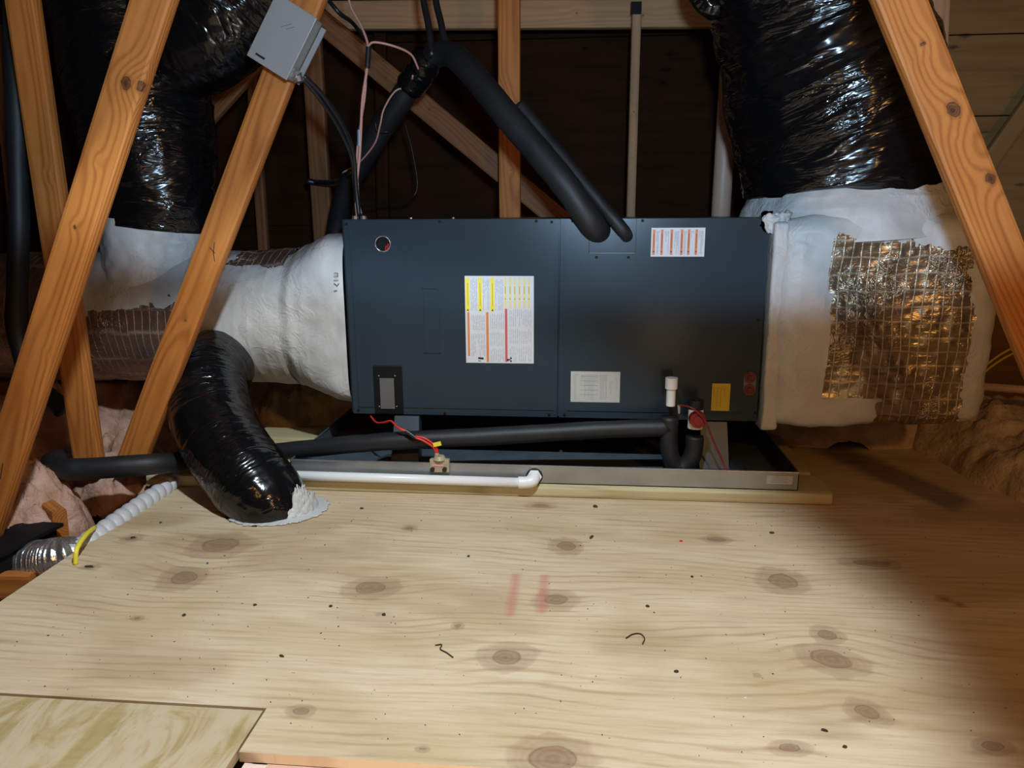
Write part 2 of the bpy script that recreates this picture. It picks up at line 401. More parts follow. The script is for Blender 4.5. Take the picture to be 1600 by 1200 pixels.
def struct(o): o['kind'] = 'structure'; return o
def B(a, b): return MB().box(a, b)

# rounded, subdivided box
def rbox(lo, hi, rad, step):
    lo = np.array(lo, float); hi = np.array(hi, float); V = []; F = []
    ns = [max(2, int(round((hi[i]-lo[i])/step))) for i in range(3)]
    for ax in range(3):
        for sgn in (0, 1):
            u, v = (ax+1) % 3, (ax+2) % 3; k = len(V)
            for i in range(ns[u]+1):
                for j in range(ns[v]+1):
                    p = np.zeros(3); p[ax] = hi[ax] if sgn else lo[ax]
                    p[u] = lo[u]+(hi[u]-lo[u])*i/ns[u]; p[v] = lo[v]+(hi[v]-lo[v])*j/ns[v]; V.append(p)
            for i in range(ns[u]):
                for j in range(ns[v]):
                    q = [k+i*(ns[v]+1)+j, k+(i+1)*(ns[v]+1)+j, k+(i+1)*(ns[v]+1)+j+1, k+i*(ns[v]+1)+j+1]
                    F.append(q if sgn else q[::-1])
    V = np.array(V); key = np.round(V/1e-4).astype(np.int64); _, first, inv = np.unique(key, axis=0, return_index=True, return_inverse=True)
    inv = inv.ravel(); V = V[first]; F = inv[np.array(F)]
    inn = np.clip(V, lo+rad, hi-rad); d = V-inn; L = np.linalg.norm(d, axis=1)[:, None]
    N = np.where(L > 1e-9, d/np.maximum(L, 1e-9), 0); V = inn+N*rad
    return V, F, N
def keep(V, F, UV, mask):
    """part of a mesh whose faces have mask True -> MB"""
    F = np.asarray(F)[mask]; used, inv = np.unique(F, return_inverse=True); inv = inv.reshape(F.shape)
    mb = MB(); mb.smooth = True; mb.add(V[used], inv, [tuple(UV[i]) for i in used]); return mb

def snap(V, g, step, axes):
    """slide vertices near the contour g=0 onto it, so a mask edge is clean"""
    e = 1e-4; g0 = g(V); G = np.zeros((len(V), 3))
    for a in axes:
        W_ = V.copy(); W_[:, a] += e; G[:, a] = (g(W_)-g0)/e
    n2 = (G**2).sum(1)+1e-9; d = -g0[:, None]*G/n2[:, None]
    L = np.linalg.norm(d, axis=1); mv = L < step*0.62
    out = V.copy(); out[mv] += d[mv]; return out

# ------------------------------------------------------------------ boards
def board(name, p0, p1, w, t, mat, label, cat='board', knots=(), wdir=(1, 0, 0), seed=0, kind=None, group=None, step=0.016, marks=()):
    """p0,p1 ends of centre line; w = face width (along wdir), t = thickness. knots: (along 0..1, across -1..1, radius, face)"""
    p0 = np.array(p0, float); p1 = np.array(p1, float); d = p1-p0; L = np.linalg.norm(d); X = d/L
    Yv = np.array(wdir, float); Yv = Yv-X*np.dot(X, Yv); Yv /= np.linalg.norm(Yv); Z = np.cross(X, Yv)
    ns = [max(2, int(L/step)), max(2, int(w/0.009)), max(2, int(t/0.012))]
    V = []; F = []
    lo = np.array([0, -w/2, -t/2]); hi = np.array([L, w/2, t/2])
    for ax in range(3):
        for sgn in (0, 1):
            u, v = (ax+1) % 3, (ax+2) % 3; k = len(V)
            for i in range(ns[u]+1):
                for j in range(ns[v]+1):
                    p = [0, 0, 0]; p[ax] = hi[ax] if sgn else lo[ax]; p[u] = lo[u]+(hi[u]-lo[u])*i/ns[u]; p[v] = lo[v]+(hi[v]-lo[v])*j/ns[v]; V.append(p)
            for i in range(ns[u]):
                for j in range(ns[v]):
                    q = [k+i*(ns[v]+1)+j, k+(i+1)*(ns[v]+1)+j, k+(i+1)*(ns[v]+1)+j+1, k+i*(ns[v]+1)+j+1]; F.append(q if sgn else q[::-1])
    V = np.array(V); key = np.round(V/1e-4).astype(np.int64); _, first, inv = np.unique(key, axis=0, return_index=True, return_inverse=True)
    inv = inv.ravel(); V = V[first]; F = inv[np.array(F)]
    rg = np.random.default_rng(seed+100)
    off = rg.uniform(-1, 1, 2)
    nz = fbm(V*np.array([1.6, 5, 5])+seed*3.3, 2, seed)*0.012
    Ff = np.hypot(V[:, 1]-off[0]*w*0.4, (V[:, 2]+0.06+0.04*off[1])*1.0)+nz+V[:, 0]*0.006
    K = np.full(len(V), 2.0)
    for (a, c, r, fz) in knots:
        kx = a*L; ky = c*w/2
        dd = np.sqrt(((V[:, 0]-kx)/(r*1.25))**2+((V[:, 1]-ky)/r)**2+((V[:, 2]+fz*t/2)/(r*1.6))**2)
        K = np.minimum(K, dd*(1+0.12*vn(V*60, 3))); Ff += 0.9*r*np.exp(-(dd/2.1)**2)
    bowz = np.zeros(len(V)); Vb = V.copy()
    ed = np.minimum(np.abs(Vb[:, 1]-w/2), np.abs(Vb[:, 1]+w/2)); et = np.minimum(np.abs(Vb[:, 2]-t/2), np.abs(Vb[:, 2]+t/2))
    corner = (ed < 1e-6) & (et < 1e-6)
    Vb[corner, 1] *= (1-0.0025/(w/2)); Vb[corner, 2] *= (1-0.0025/(t/2))
    mb = MB(); mb.add(Vb, F, list(zip(V[:, 0], V[:, 1])))
    o = obj(name, mb, mat, None, attrs={'F': Ff, 'K': K}, local=True)
    M = Matrix.Identity(4)
    for i in range(3):
        M[i][0] = X[i]; M[i][1] = Yv[i]; M[i][2] = Z[i]; M[i][3] = p0[i]
    o.matrix_world = M
    for (a, c, pts, side) in marks:      # pen marks on the face, thin strokes
        mm = MB()
        for stroke in pts:
            for q in range(len(stroke)-1):
                x0, y0 = stroke[q]; x1, y1 = stroke[q+1]
                mm.obox((a*L+(x0+x1)/2, c*w/2+(y0+y1)/2, side*(t/2+0.0004)), (x1-x0, y1-y0, 0), (-(y1-y0), x1-x0, 0), (0, 0, 1), (math.hypot(x1-x0, y1-y0)+0.001, 0.0022, 0.0006))
        k = obj('pen_mark', mm, INK, None, local=True); k.parent = o
    if kind: o['kind'] = kind
    else: tag(o, label, cat, group)
    return o

# ================================================================== SETTING
def plate(name, lo, hi, mat, step=0.05, attr=None, kind='structure'):
    return None
# floor sheets --------------------------------------------------------
KN = [(345,852,66,24),(287,903,48,20),(578,918,52,22),(885,853,36,15),(868,936,46,17),(790,1027,54,27),(470,1111,30,11),(715,978,14,7),
      (1225,908,48,21),(1292,992,36,17),(1300,1030,66,27),(1355,1112,44,23),(862,1185,85,38),(1233,1168,46,15),(640,825,14,5),(1362,880,60,10),
      (205,841,20,7),(140,886,22,5),(845,790,34,6),(1120,843,34,7),(1550,1165,38,14),(214,966,14,5),(592,960,9,4),(1182,1055,8,5),(1476,936,18,6),(1500,945,14,5),(660,1171,14,6)]
def floor_sheet(xr, yr, z, mat, seed, knots, hole=None, extra=None, step=0.0085, th=0.018, rot=False):
    nx = int((xr[1]-xr[0])/step); ny = int((yr[1]-yr[0])/step)
    xs = np.linspace(xr[0], xr[1], nx+1); ys = np.linspace(yr[0], yr[1], ny+1)
    X, Y = np.meshgrid(xs, ys, indexing='ij'); V = np.stack([X.ravel(), Y.ravel(), np.full(X.size, z)], 1)
    i, j = np.meshgrid(np.arange(nx), np.arange(ny), indexing='ij'); i = i.ravel(); j = j.ravel()
    F = np.stack([i*(ny+1)+j, (i+1)*(ny+1)+j, (i+1)*(ny+1)+j+1, i*(ny+1)+j+1], 1)
    g = V[:, 0] if rot else V[:, 1]; l = V[:, 1] if rot else V[:, 0]
    Ff = g + 0.028*fbm(np.stack([l*0.9, g*2.2, l*0+seed], 1), 3, seed)
    K = np.full(len(V), 2.0); R = np.zeros(len(V)); S = np.zeros(len(V))
    for (kx, ky, rx, ry, sl) in knots:
        dx = V[:, 0]-kx; dy = V[:, 1]-ky
        dd = np.hypot(dx/rx, (dy-sl*dx)/ry)*(1+0.16*vn(V*18+seed, 9)+0.10*vn(V*55, 4))
        K = np.minimum(K, dd); Ff += 0.62*ry*np.exp(-(np.hypot(dx/(rx*2.6), dy/(ry*2.3)))**2)*(1 if ky > -0.8 else -1)
    S = np.clip(fbm(np.stack([V[:, 0]*2.2, V[:, 1]*4.5, V[:, 0]*0+seed], 1), 4, 31+seed)-0.55, 0, 0.4)*2.2
    if extra is not None: R = extra(V)
    cx = V[F].mean(1); mask = np.ones(len(F), bool)
    if hole is not None: mask = ~hole(cx)
    F = F[mask]; used, inv = np.unique(F, return_inverse=True); inv = inv.reshape(F.shape)
    mb = MB(); mb.add(V[used], inv, [(a, b) for a, b in V[used][:, :2]])
    o = obj('floor', mb, mat, None, attrs={'F': Ff[used], 'K': K[used], 'R': R[used], 'S': S[used]}, local=True)
    so = o.modifiers.new('thickness', 'SOLIDIFY'); so.thickness = th; so.offset = -1
    return struct(o)
knots = []
for (px, py, rx, ry) in KN:
    c = fl(px, py); a = fl(px+rx, py); b = fl(px, py-ry); knots.append((c[0], c[1], abs(a[0]-c[0])*0.9, abs(b[1]-c[1])*0.95, random.uniform(-.1, .1)))
DC = np.array([-0.145, -0.335]); SEAM_Y = -1.2126; SEAM_X = 0.2132; HAT_Y = -1.322
def hole_main(c):
    h = (c[:, 0] < SEAM_X) & (c[:, 1] < SEAM_Y)
    h |= (c[:, 0] < 1.05) & (c[:, 1] < HAT_Y)
    rr = np.hypot((c[:, 0]-DC[0])/0.135, (c[:, 1]-DC[1])/0.115)
    h |= rr < 1+0.08*vn(c*30, 5)
    return h
def redmarks(V):
    R = np.zeros(len(V))
    for (xa, ya, xb, yb) in ((807, 896, 797, 962), (851, 897, 846, 958)):
        a = fl(xa, ya)[:2]; b = fl(xb, yb)[:2]; d = b-a; L = np.linalg.norm(d); u = d/L; w = V[:, :2]-a
        s = w@u; t = np.abs(w@np.array([-u[1], u[0]])); R = np.maximum(R, ((s > 0) & (s < L))*np.clip(1.4-t/0.011, 0, 1))
    return R
floor_sheet((-0.535, 2.35), (-2.7, 0.03), 0.0, PLY, 1, knots, hole_main, redmarks)
k2 = [(fl(x, y)[0], fl(x, y)[1], .035, .012, 0) for x, y in ((340, 1125), (160, 1128))]
floor_sheet((-0.50, SEAM_X-0.004), (-2.7, SEAM_Y-0.005), -0.001, PLYX, 5, [], rot=True)
floor_sheet((-0.60, 2.0), (0.036, 1.25), -0.002, PLY, 8, [(1.7, .25, .05, .02, 0)], step=0.02)
# hatch frame under the sheets
hm = MB(); hm.box((0.235, HAT_Y-0.001, -0.24), (1.05, HAT_Y+0.042, -0.02)); hm.box((0.222, -2.7, -0.24), (0.26, HAT_Y+0.042, -0.02)); hm.box((1.03, -2.7, -0.24), (1.07, HAT_Y+0.04, -0.02))
HATM = plain('hatch_frame_wood', (0.72, 0.55, 0.46), 0.6, 0, None, 0.12, 0, (2, 20, 20))
o = struct(obj('trim_1', hm, HATM))
# shell ---------------------------------------------------------------
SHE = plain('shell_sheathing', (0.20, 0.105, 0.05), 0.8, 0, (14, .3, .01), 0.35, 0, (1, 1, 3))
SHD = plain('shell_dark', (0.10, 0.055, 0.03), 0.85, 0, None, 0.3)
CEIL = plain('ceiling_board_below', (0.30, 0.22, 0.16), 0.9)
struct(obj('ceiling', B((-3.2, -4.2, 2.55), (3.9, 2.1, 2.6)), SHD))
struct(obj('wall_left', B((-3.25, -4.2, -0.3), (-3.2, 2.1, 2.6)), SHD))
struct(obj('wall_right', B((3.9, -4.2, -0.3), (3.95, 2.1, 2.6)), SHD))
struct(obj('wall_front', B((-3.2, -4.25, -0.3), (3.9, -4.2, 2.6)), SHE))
struct(obj('floor', B((-3.2, -4.2, -0.32), (3.9, 2.1, -0.28)), CEIL))
def wall_panels(x0, x1, Y, z0, z1, mat, seed, knots=()):
    nx = int((x1-x0)/0.02); nz = int((z1-z0)/0.02); xs = np.linspace(x0, x1, nx+1); zs = np.linspace(z0, z1, nz+1)
    X, Z = np.meshgrid(xs, zs, indexing='ij'); V = np.stack([X.ravel(), np.full(X.size, Y), Z.ravel()], 1)
    i, j = np.meshgrid(np.arange(nx), np.arange(nz), indexing='ij'); i = i.ravel(); j = j.ravel()
    F = np.stack([i*(nz+1)+j, (i+1)*(nz+1)+j, (i+1)*(nz+1)+j+1, i*(nz+1)+j+1], 1)
    Ff = V[:, 2]*0.4+0.05*fbm(V*np.array([.8, 1, 2.5])+seed, 3, seed); K = np.full(len(V), 2.0)
    for (kx, kz, rx, rz) in knots:
        dd = np.hypot((V[:, 0]-kx)/rx, (V[:, 2]-kz)/rz); K = np.minimum(K, dd); Ff += .5*rz*np.exp(-(dd/3)**2)
    mb = MB(); mb.add(V, F)
    o = obj('wall_back', mb, mat, None, attrs={'F': Ff, 'K': K}, local=True)
    so = o.modifiers.new('thickness', 'SOLIDIFY'); so.thickness = 0.02; so.offset = 1
    return struct(o)
YB = 1.45
wk = [(at(x, y, YB)[0], at(x, y, YB)[2], .03, .015) for x, y in ((915, 78), (1045, 85), (1040, 110), (912, 152), (1035, 130), (870, 35), (1150, 60))]
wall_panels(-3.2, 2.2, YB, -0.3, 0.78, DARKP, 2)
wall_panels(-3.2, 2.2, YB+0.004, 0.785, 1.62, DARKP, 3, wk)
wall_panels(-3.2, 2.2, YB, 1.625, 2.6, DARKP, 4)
AMB = wood('amber_lit_sheathing', (0.26, 0.14, 0.045), (0.15, 0.075, 0.022), (0.06, 0.03, 0.015), 16, 0.3)  # amber of the light on these panels is put into the wood colour
wr = [(at(x, y, 1.0)[0], at(x, y, 1.0)[2], .035, .014) for x, y in ((1485, 75), (1535, 205), (1505, 58), (1590, 290), (1580, 150))]
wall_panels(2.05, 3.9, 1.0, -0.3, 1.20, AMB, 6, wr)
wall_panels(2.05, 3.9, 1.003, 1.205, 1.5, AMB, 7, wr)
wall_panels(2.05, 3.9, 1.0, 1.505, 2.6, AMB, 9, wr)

# ================================================================== FRAMING BOARDS
def line(x0, y0, Y0, x1, y1, Y1): return at(x0, y0, Y0), at(x1, y1, Y1)
def ext(p0, p1, a=0.0, b=0.0):
    d = p1-p0; return p0-d*a, p1+d*b
scrib = [[(0, 0), (.02, .01), (.035, -.006), (.05, .012)], [(.01, -.012), (.03, .004), (.055, -.01)], [(.0, .012), (.045, .018)]]
sc2 = [[(0, 0), (.03, .008), (.05, .02)], [(.02, -.008), (.028, .012)]]
# leaning post nearest the left of the picture
p0, p1 = ext(*line(245, -10, -0.62, 0+3, 745, -0.60), 0.12, 0.18)
board('truss_web', p0, p1, 0.089, 0.038, PINE, 'wide amber pine board leaning left nearest the camera, two dark knots near its top', 'truss board',
      [(.215, .15, .019, -1), (.21, .9, .016, -1), (.33, .0, .008, -1), (.43, -.1, .008, -1), (.63, .5, .005, -1)], seed=2, marks=[(.83, -.2, scrib, -1), (.83, -.2, scrib, 1)])
p0, p1 = ext(*line(36, 0, -0.2, 142, 735, -0.2), 0.3, -0.01)
board('truss_web', p0, p1, 0.089, 0.038, PINE, 'amber pine web board steeply crossing behind the widest leaning board at far left', 'truss board', [(.5, .3, .008, -1)], seed=3)
p0, p1 = ext(*line(482, 0, -0.2, 205, 725, -0.2), 0.3, 0.0)
board('truss_web', p0, p1, 0.089, 0.038, PINE, 'leaning pine web board that carries the grey electrical box', 'truss board', [(.73, .15, .006, -1)], seed=4, marks=[(.60, .1, sc2, -1), (.6, .1, sc2, 1)])
p0, p1 = ext(*line(1403, 0, -0.62, 1612, 520, -0.60), 0.4, 0.45)
board('truss_web', p0, p1, 0.092, 0.038, PINE, 'leaning pine web board on the right, with bold cathedral grain and a round knot', 'truss board',
      [(.505, .60, .016, -1), (.285, .1, .010, -1), (.39, .25, .02, -1), (.30, -.55, .004, -1), (.42, .0, .004, -1)], seed=6)
# posts and braces behind the cabinet
p0, p1 = line(795, -60, 0.65, 799, 760, 0.65)
board('wall_stud', p0, (p1[0], p1[1], 0.0), 0.083, 0.038, PINE, 'upright amber stud standing behind the middle of the air handler', 'stud', [(.29, .3, .010, -1), (.27, -.8, .02, -1), (.42, .2, .007, -1)], seed=8)
p0 = at(995, 5, 1.02); p1 = at(985, 340, 1.02); d = p1-p0
board('wall_stud', p0, p0+d*(p0[2]/(-d[2])), 0.038, 0.06, PINEB, 'thin upright stud with a steel plate at its top, right of centre', 'stud', [(.25, 0, .008, -1)], seed=9)
p0 = at(487, 60, 0.95); p1 = at(506, 370, 0.95); d = p1-p0
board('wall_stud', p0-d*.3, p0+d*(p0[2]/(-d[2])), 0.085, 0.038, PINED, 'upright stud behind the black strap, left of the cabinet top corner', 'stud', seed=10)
p0 = at(404, 290, 1.2); p1 = at(410, 388, 1.2)
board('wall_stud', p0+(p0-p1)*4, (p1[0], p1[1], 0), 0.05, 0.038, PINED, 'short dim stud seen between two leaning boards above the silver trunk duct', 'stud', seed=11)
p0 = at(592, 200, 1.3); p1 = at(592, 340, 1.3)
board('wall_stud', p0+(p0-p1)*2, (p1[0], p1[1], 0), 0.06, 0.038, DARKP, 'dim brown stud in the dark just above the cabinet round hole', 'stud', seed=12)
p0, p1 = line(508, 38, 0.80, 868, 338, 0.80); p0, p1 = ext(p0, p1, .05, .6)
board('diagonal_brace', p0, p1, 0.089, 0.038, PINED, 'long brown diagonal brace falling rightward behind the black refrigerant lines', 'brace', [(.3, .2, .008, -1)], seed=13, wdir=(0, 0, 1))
p0, p1 = line(322, 175, 0.75, 432, 50, 0.75); p0, p1 = ext(p0, p1, .6, .6)
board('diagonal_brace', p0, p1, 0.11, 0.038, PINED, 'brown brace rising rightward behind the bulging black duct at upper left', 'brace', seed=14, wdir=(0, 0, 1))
p0, p1 = line(0, 110, 1.0, 22, 320, 1.0); p0, p1 = ext(p0, p1, .5, .3)
board('wall_stud', p0, p1, 0.05, 0.038, PINED, 'sliver of pinkish stud at the far left picture edge', 'stud', seed=15)
p0, p1 = line(1440, 40, 0.6, 1470, -60, 0.6); p0, p1 = ext(at(1462, 110, .7), at(1468, -60, .7), 0, .4)
board('wall_stud', p0, p1, 0.07, 0.038, PINEB, 'pale stud end showing beside the top of the right leaning board', 'stud', seed=16)
p0, p1 = line(1475, 330, 0.42, 1510, 380, 0.42); p0, p1 = ext(p0, p1, .9, 1.2)
board('diagonal_brace', p0, p1, 0.10, 0.038, PINE, 'amber board end tucked between the white plenum and the right leaning board', 'brace', seed=17, wdir=(1, 0, 0.6))
p0, p1 = line(1640, 120, 0.85, 1490, 330, 0.85); p0, p1 = ext(p0, p1, .5, .5)
board('diagonal_brace', p0, p1, 0.07, 0.038, AMB, 'dim diagonal board crossing the amber-lit sheathing at the right edge', 'brace', seed=18, wdir=(0, 0, 1))
# horizontal timbers along the back
a = at(330, 28, 1.12); b = at(1150, 28, 1.12)
board('purlin', (-1.2, 1.12, a[2]+.01), (2.2, 1.12, b[2]-.0), 0.115, 0.05, PINEB, 'pale horizontal beam with knots spanning the top of the picture', 'beam',
      [(x, y, .009, -1) for x, y in ((.64, -.2), (.70, -.3), (.735, .3), (.56, 0), (.80, .1), (.48, .3))], seed=19, wdir=(0, 0, 1))
board('purlin', (-1.2, 1.06, a[2]+.118), (2.2, 1.06, b[2]+.108), 0.09, 0.05, PINED, 'brown horizontal beam running just above the pale knotty beam', 'beam', seed=20, wdir=(0, 0, 1))
board('purlin', (-2.8, 0.95, 1.72), (-0.95, 0.95, 1.70), 0.14, 0.04, DARKP, 'dark red-brown horizontal board in the top left corner', 'beam', seed=21, wdir=(0, 0, 1))
tg = obj('truss_plate', B((at(986, 12, .98)[0], .975, at(990, 22, .98)[2]), (at(1002, 12, .98)[0], .985, at(990, 3, .98)[2])), STEELD); tag(tg, 'small dark steel plate nailed to the top of the thin stud', 'metal plate')
pl = at(512, 20, .90)
ob = obj('metal_plate', B((pl[0]-.06, .89, pl[2]-.04), (pl[0]-.005, .895, pl[2]+.07)), GREYBOX); tag(ob, 'dim grey steel gusset plate joining boards right of the electrical box', 'metal plate')
# joists at the left bay
board('ceiling_joist', (-0.60, -2.7, -0.16), (-0.60, 1.2, -0.16), 0.20, 0.038, PINE, 'joist under the left edge of the plywood deck', 'joist', seed=22, wdir=(0, 0, 1))
p0 = fl(-40, 640, 0.0); 
board('ceiling_joist', (-1.25, -0.10, 0.03), (-0.70, -0.47, -0.02), 0.12, 0.038, PINE, 'short amber board lying low behind the leaning board foot at lower left', 'joist', seed=23, wdir=(0, 0, 1))
q = fl(0, 905, -0.05); board('ceiling_joist', (q[0]-.5, q[1]+.0, -0.08), (-0.63, q[1]+.03, -0.08), 0.07, 0.038, PINE, 'brown board end crossing the gap in the lower left corner', 'joist', seed=24, wdir=(0, 0, 1))

# ================================================================== PLATFORM AND DRAIN PAN
PF = -0.172
board('platform_board', (-0.62, PF+.085, 0.019), (1.486, PF+.085, 0.019), 0.038, 0.166, TREAT, 'front treated board lying flat under the drain pan, full length', 'lumber', seed=30, wdir=(0, 0, 1))
board('platform_board', (0.55, PF+.40, 0.017), (1.478, PF+.40, 0.017), 0.034, 0.40, TREAT, 'treated board under the pan, its end showing behind the right end of the front board', 'lumber', seed=31, wdir=(0, 0, 1))
board('platform_board', (-0.46, 0.325, 0.019), (0.50, 0.325, 0.019), 0.038, 0.14, TREAT, 'treated board end lying at the rear left under the drain pan', 'lumber', seed=32, wdir=(0, 0, 1))

PX0, PX1, PY0, PY1, PZ0, PZ1 = -0.1486, 1.3906, -0.1552, 0.60, 0.039, 0.0935
pan = thing('drain_pan', ((PX0+PX1)/2, 0.2, PZ0), 'shallow galvanised drain pan under the air handler on treated boards', 'drain pan')
t = 0.0022
m = MB(); m.box((PX0, PY0, PZ0), (PX1, PY1, PZ0+t)); obj('pan_floor', m, PANIN, pan)
m = MB(); m.box((PX0, PY0, PZ0), (PX1, PY0+t, PZ1)); m.cyl((PX0, PY0+.002, PZ1), (PX1, PY0+.002, PZ1), .0032, n=10); obj('front_wall', m, GALV, pan)
for (a, b) in (((PX0, PY0, PZ0), (PX0+t, PY1, PZ1)), ((PX1-t, PY0, PZ0), (PX1, PY1, PZ1))):
    m = MB().box(a, b); m.cyl(((a[0]+b[0])/2, PY0, PZ1), ((a[0]+b[0])/2, PY1, PZ1), .0032, n=10); obj('side_wall', m, PANIN, pan)
m = MB().box((PX0, PY1-t, PZ0), (PX1, PY1, PZ1)); obj('rear_wall', m, PANIN, pan)
# sticker on the front wall
a = at(1198, 743, PY0-.001); b = at(1238, 757, PY0-.001)
st = obj('sticker', B((a[0], PY0-.0012, b[2]), (b[0], PY0-.0004, a[2])), PAPERG, pan)
m = MB()
for i in range(4):
    z = b[2]+(a[2]-b[2])*(.2+.2*i); m.box((a[0]+.012+.003*i, PY0-.0016, z), (b[0]-.012-.004*(i % 2), PY0-.0012, z+.0012))
obj('print', m, INKG, st)

# stand feet between pan and cabinet
def foot(x, y, label, w=0.10):
    z = PZ0+t+.001; zt = 0.2008
    f = thing('stand_foot', (x, y, z), label, 'stand', 'sheet metal feet holding the cabinet above the pan')
    m = MB()
    m.add([(x-w*1.15, y-.075, z), (x+w*1.15, y-.075, z), (x+w*1.15, y+.075, z), (x-w*1.15, y+.075, z),
           (x-w*.72, y-.05, z+.022), (x+w*.72, y-.05, z+.022), (x+w*.72, y+.05, z+.022), (x-w*.72, y+.05, z+.022)],
          [(0, 3, 2, 1), (4, 5, 6, 7), (0, 1, 5, 4), (1, 2, 6, 5), (2, 3, 7, 6), (3, 0, 4, 7)])
    obj('base_plate', m, FOOTM, f, bevel=.001)
    for s in (-1, 1): obj('tab', MB().cyl((x+s*w*.45, y-.058, z+.012), (x+s*w*.45, y-.064, z+.030), .0025, n=8), ZINC, f)
    m = MB(); m.add([(x-.045, y-.02, z+.022), (x+.045, y-.02, z+.022), (x+.045, y+.03, z+.022), (x-.045, y+.03, z+.022), (x-.040, y+.03, zt), (x+.040, y+.03, zt), (x+.040, y+.07, zt), (x-.040, y+.07, zt)],
          [(0, 3, 2, 1), (4, 5, 6, 7), (0, 1, 5, 4), (1, 2, 6, 5), (2, 3, 7, 6), (3, 0, 4, 7)])
    obj('riser', m, FOOTM, f)
foot(0.19, -0.035, 'flared sheet metal foot in the pan behind the tan float switch')
foot(1.165, -0.03, 'flared sheet metal foot in the pan right of the drain trap')
foot(0.20, 0.47, 'sheet metal foot at the rear left of the pan'); foot(1.17, 0.47, 'sheet metal foot at the rear right of the pan')

# ================================================================== AIR HANDLER
Z0, Z1, CW, CDp = 0.2028, 0.8243, 1.30, 0.53
ah = thing('air_handler', (CW/2, CDp/2, Z0), 'long blue-grey air handler cabinet lying horizontal in the middle of the attic', 'air handler')
obj('cabinet', B((0, 0.022, Z0), (CW, CDp, Z1)), STEEL, ah, bevel=.003)
sx = at(873, 500, 0)[0]
def panel_with_hole(x0, x1, z0, z1, y0, y1, hc=None, hr=0.0):
    bm = bmesh.new(); outer = [(x0, z0), (x1, z0), (x1, z1), (x0, z1)]
    vs = [bm.verts.new((x, y0, z)) for x, z in outer]; es = [bm.edges.new((vs[i], vs[(i+1) % 4])) for i in range(4)]
    if hc:
        cv = [bm.verts.new((hc[0]+hr*math.cos(2*PI*i/28), y0, hc[1]+hr*math.sin(2*PI*i/28))) for i in range(28)]
        es += [bm.edges.new((cv[i], cv[(i+1) % 28])) for i in range(28)]
    bmesh.ops.triangle_fill(bm, use_beauty=True, use_dissolve=False, edges=es)
    r = bmesh.ops.extrude_face_region(bm, geom=bm.faces[:])
    for v in [g for g in r['geom'] if isinstance(g, bmesh.types.BMVert)]: v.co.y = y1
    bmesh.ops.recalc_face_normals(bm, faces=bm.faces[:])
    mb = MB(); bm.verts.index_update(); mb.add([v.co[:] for v in bm.verts], [[v.index for v in f.verts] for f in bm.faces]); bm.free(); return mb
hc = at(598, 381, 0)
obj('access_panel', panel_with_hole(0.012, sx-.0035, Z0+.003, Z1-.002, 0.0, 0.021, (hc[0], hc[2]), .023), STEEL, ah)
obj('access_panel', panel_with_hole(sx+.0035, CW-.006, Z0+.003, Z1-.002, 0.0, 0.021), STEEL, ah)
m = MB()
for i in range(28):
    a0 = 2*PI*i/28; a1 = 2*PI*(i+1)/28
    m.cyl((hc[0]+.0235*math.cos(a0), -.001, hc[2]+.0235*math.sin(a0)), (hc[0]+.0235*math.cos(a1), -.001, hc[2]+.0235*math.sin(a1)), .0018, n=6)
obj('hole_rim', m, ZINC, ah); 
m = MB().cyl((hc[0], .0205, hc[2]), (hc[0], .0218, hc[2]), .0228, n=28); obj('hole_shade_disc', m, STEELD, ah)  # dark disc stands in for the shade inside the hole
m = MB(); m.cyl((hc[0]+.010, .012, hc[2]-.02), (hc[0]+.016, .006, hc[2]+.0), .002, n=8); m.cyl((hc[0]+.004, .012, hc[2]-.021), (hc[0]+.009, .006, hc[2]-.006), .002, n=8); obj('red_wire', m, REDW, ah)
# folds next to the seam, side lip, embossed outlines
m = MB(); 
for x in (sx-.011, sx+.017): m.box((x-.0016, -.0035, Z0+.012), (x+.0016, 0.0, Z1-.012))
m.box((.030, -.003, Z0+.026), (.032, 0.0, Z1-.01)); m.box((.030, -.003, Z0+.026), (sx-.012, 0.0, Z0+.029)); m.box((sx+.03, -.003, Z0+.026), (CW-.05, 0.0, Z0+.0285))
obj('pressed_fold', m, STEEL, ah)
a = at(660, 450, 0); b = at(688, 552, 0)
m = MB()
for (x0, z0, x1, z1) in ((a[0], a[2]-.002, b[0]-.006, a[2]), (a[0], b[2], b[0], b[2]+.002), (a[0], b[2], a[0]+.002, a[2]), (b[0]-.002, b[2], b[0], a[2]-.006)): m.box((x0, -.0022, z0), (x1, 0, z1))
m.obox(((b[0]-.003), -.0006, a[2]-.003), (1, 0, -1), (0, 1, 0), (1, 0, 1), (.009, .0012, .0015))
obj('knockout_outline', m, STEEL, ah)
# line set plate
a = at(921, 346, 0); b = at(993, 396, 0)
m = MB().box((a[0], -.004, b[2]), (b[0], 0.0, Z1-.001)); lp = obj('line_set_plate', m, STEEL, ah, bevel=.001)
m = MB().box((a[0]+.002, -.0055, b[2]), (b[0]-.002, -.004, b[2]+.002)); obj('lip', m, FOOTM, lp)
# lower-left black cover with viewing plate
a = at(583, 571, 0); b = at(631, 646, 0)
m = MB().box((a[0], -.006, b[2]), (b[0], 0, a[2])); bc = obj('black_cover', m, STEELD, ah, bevel=.002)
a2 = at(594, 590, 0); b2 = at(618, 638, 0); VIEW = plain('view_plate', (.13, .125, .12), .4)
m = MB().box((a2[0], -.008, b2[2]), (b2[0], -.006, a2[2])); obj('breaker_window', m, VIEW, bc)
for x, y in ((592, 587), (617, 587), (593, 635), (620, 635)):
    p = at(x, y, -.008); obj('screw', MB().cyl((p[0], -.006, p[2]), (p[0], -.009, p[2]), .0022, n=8), ZINC, bc)
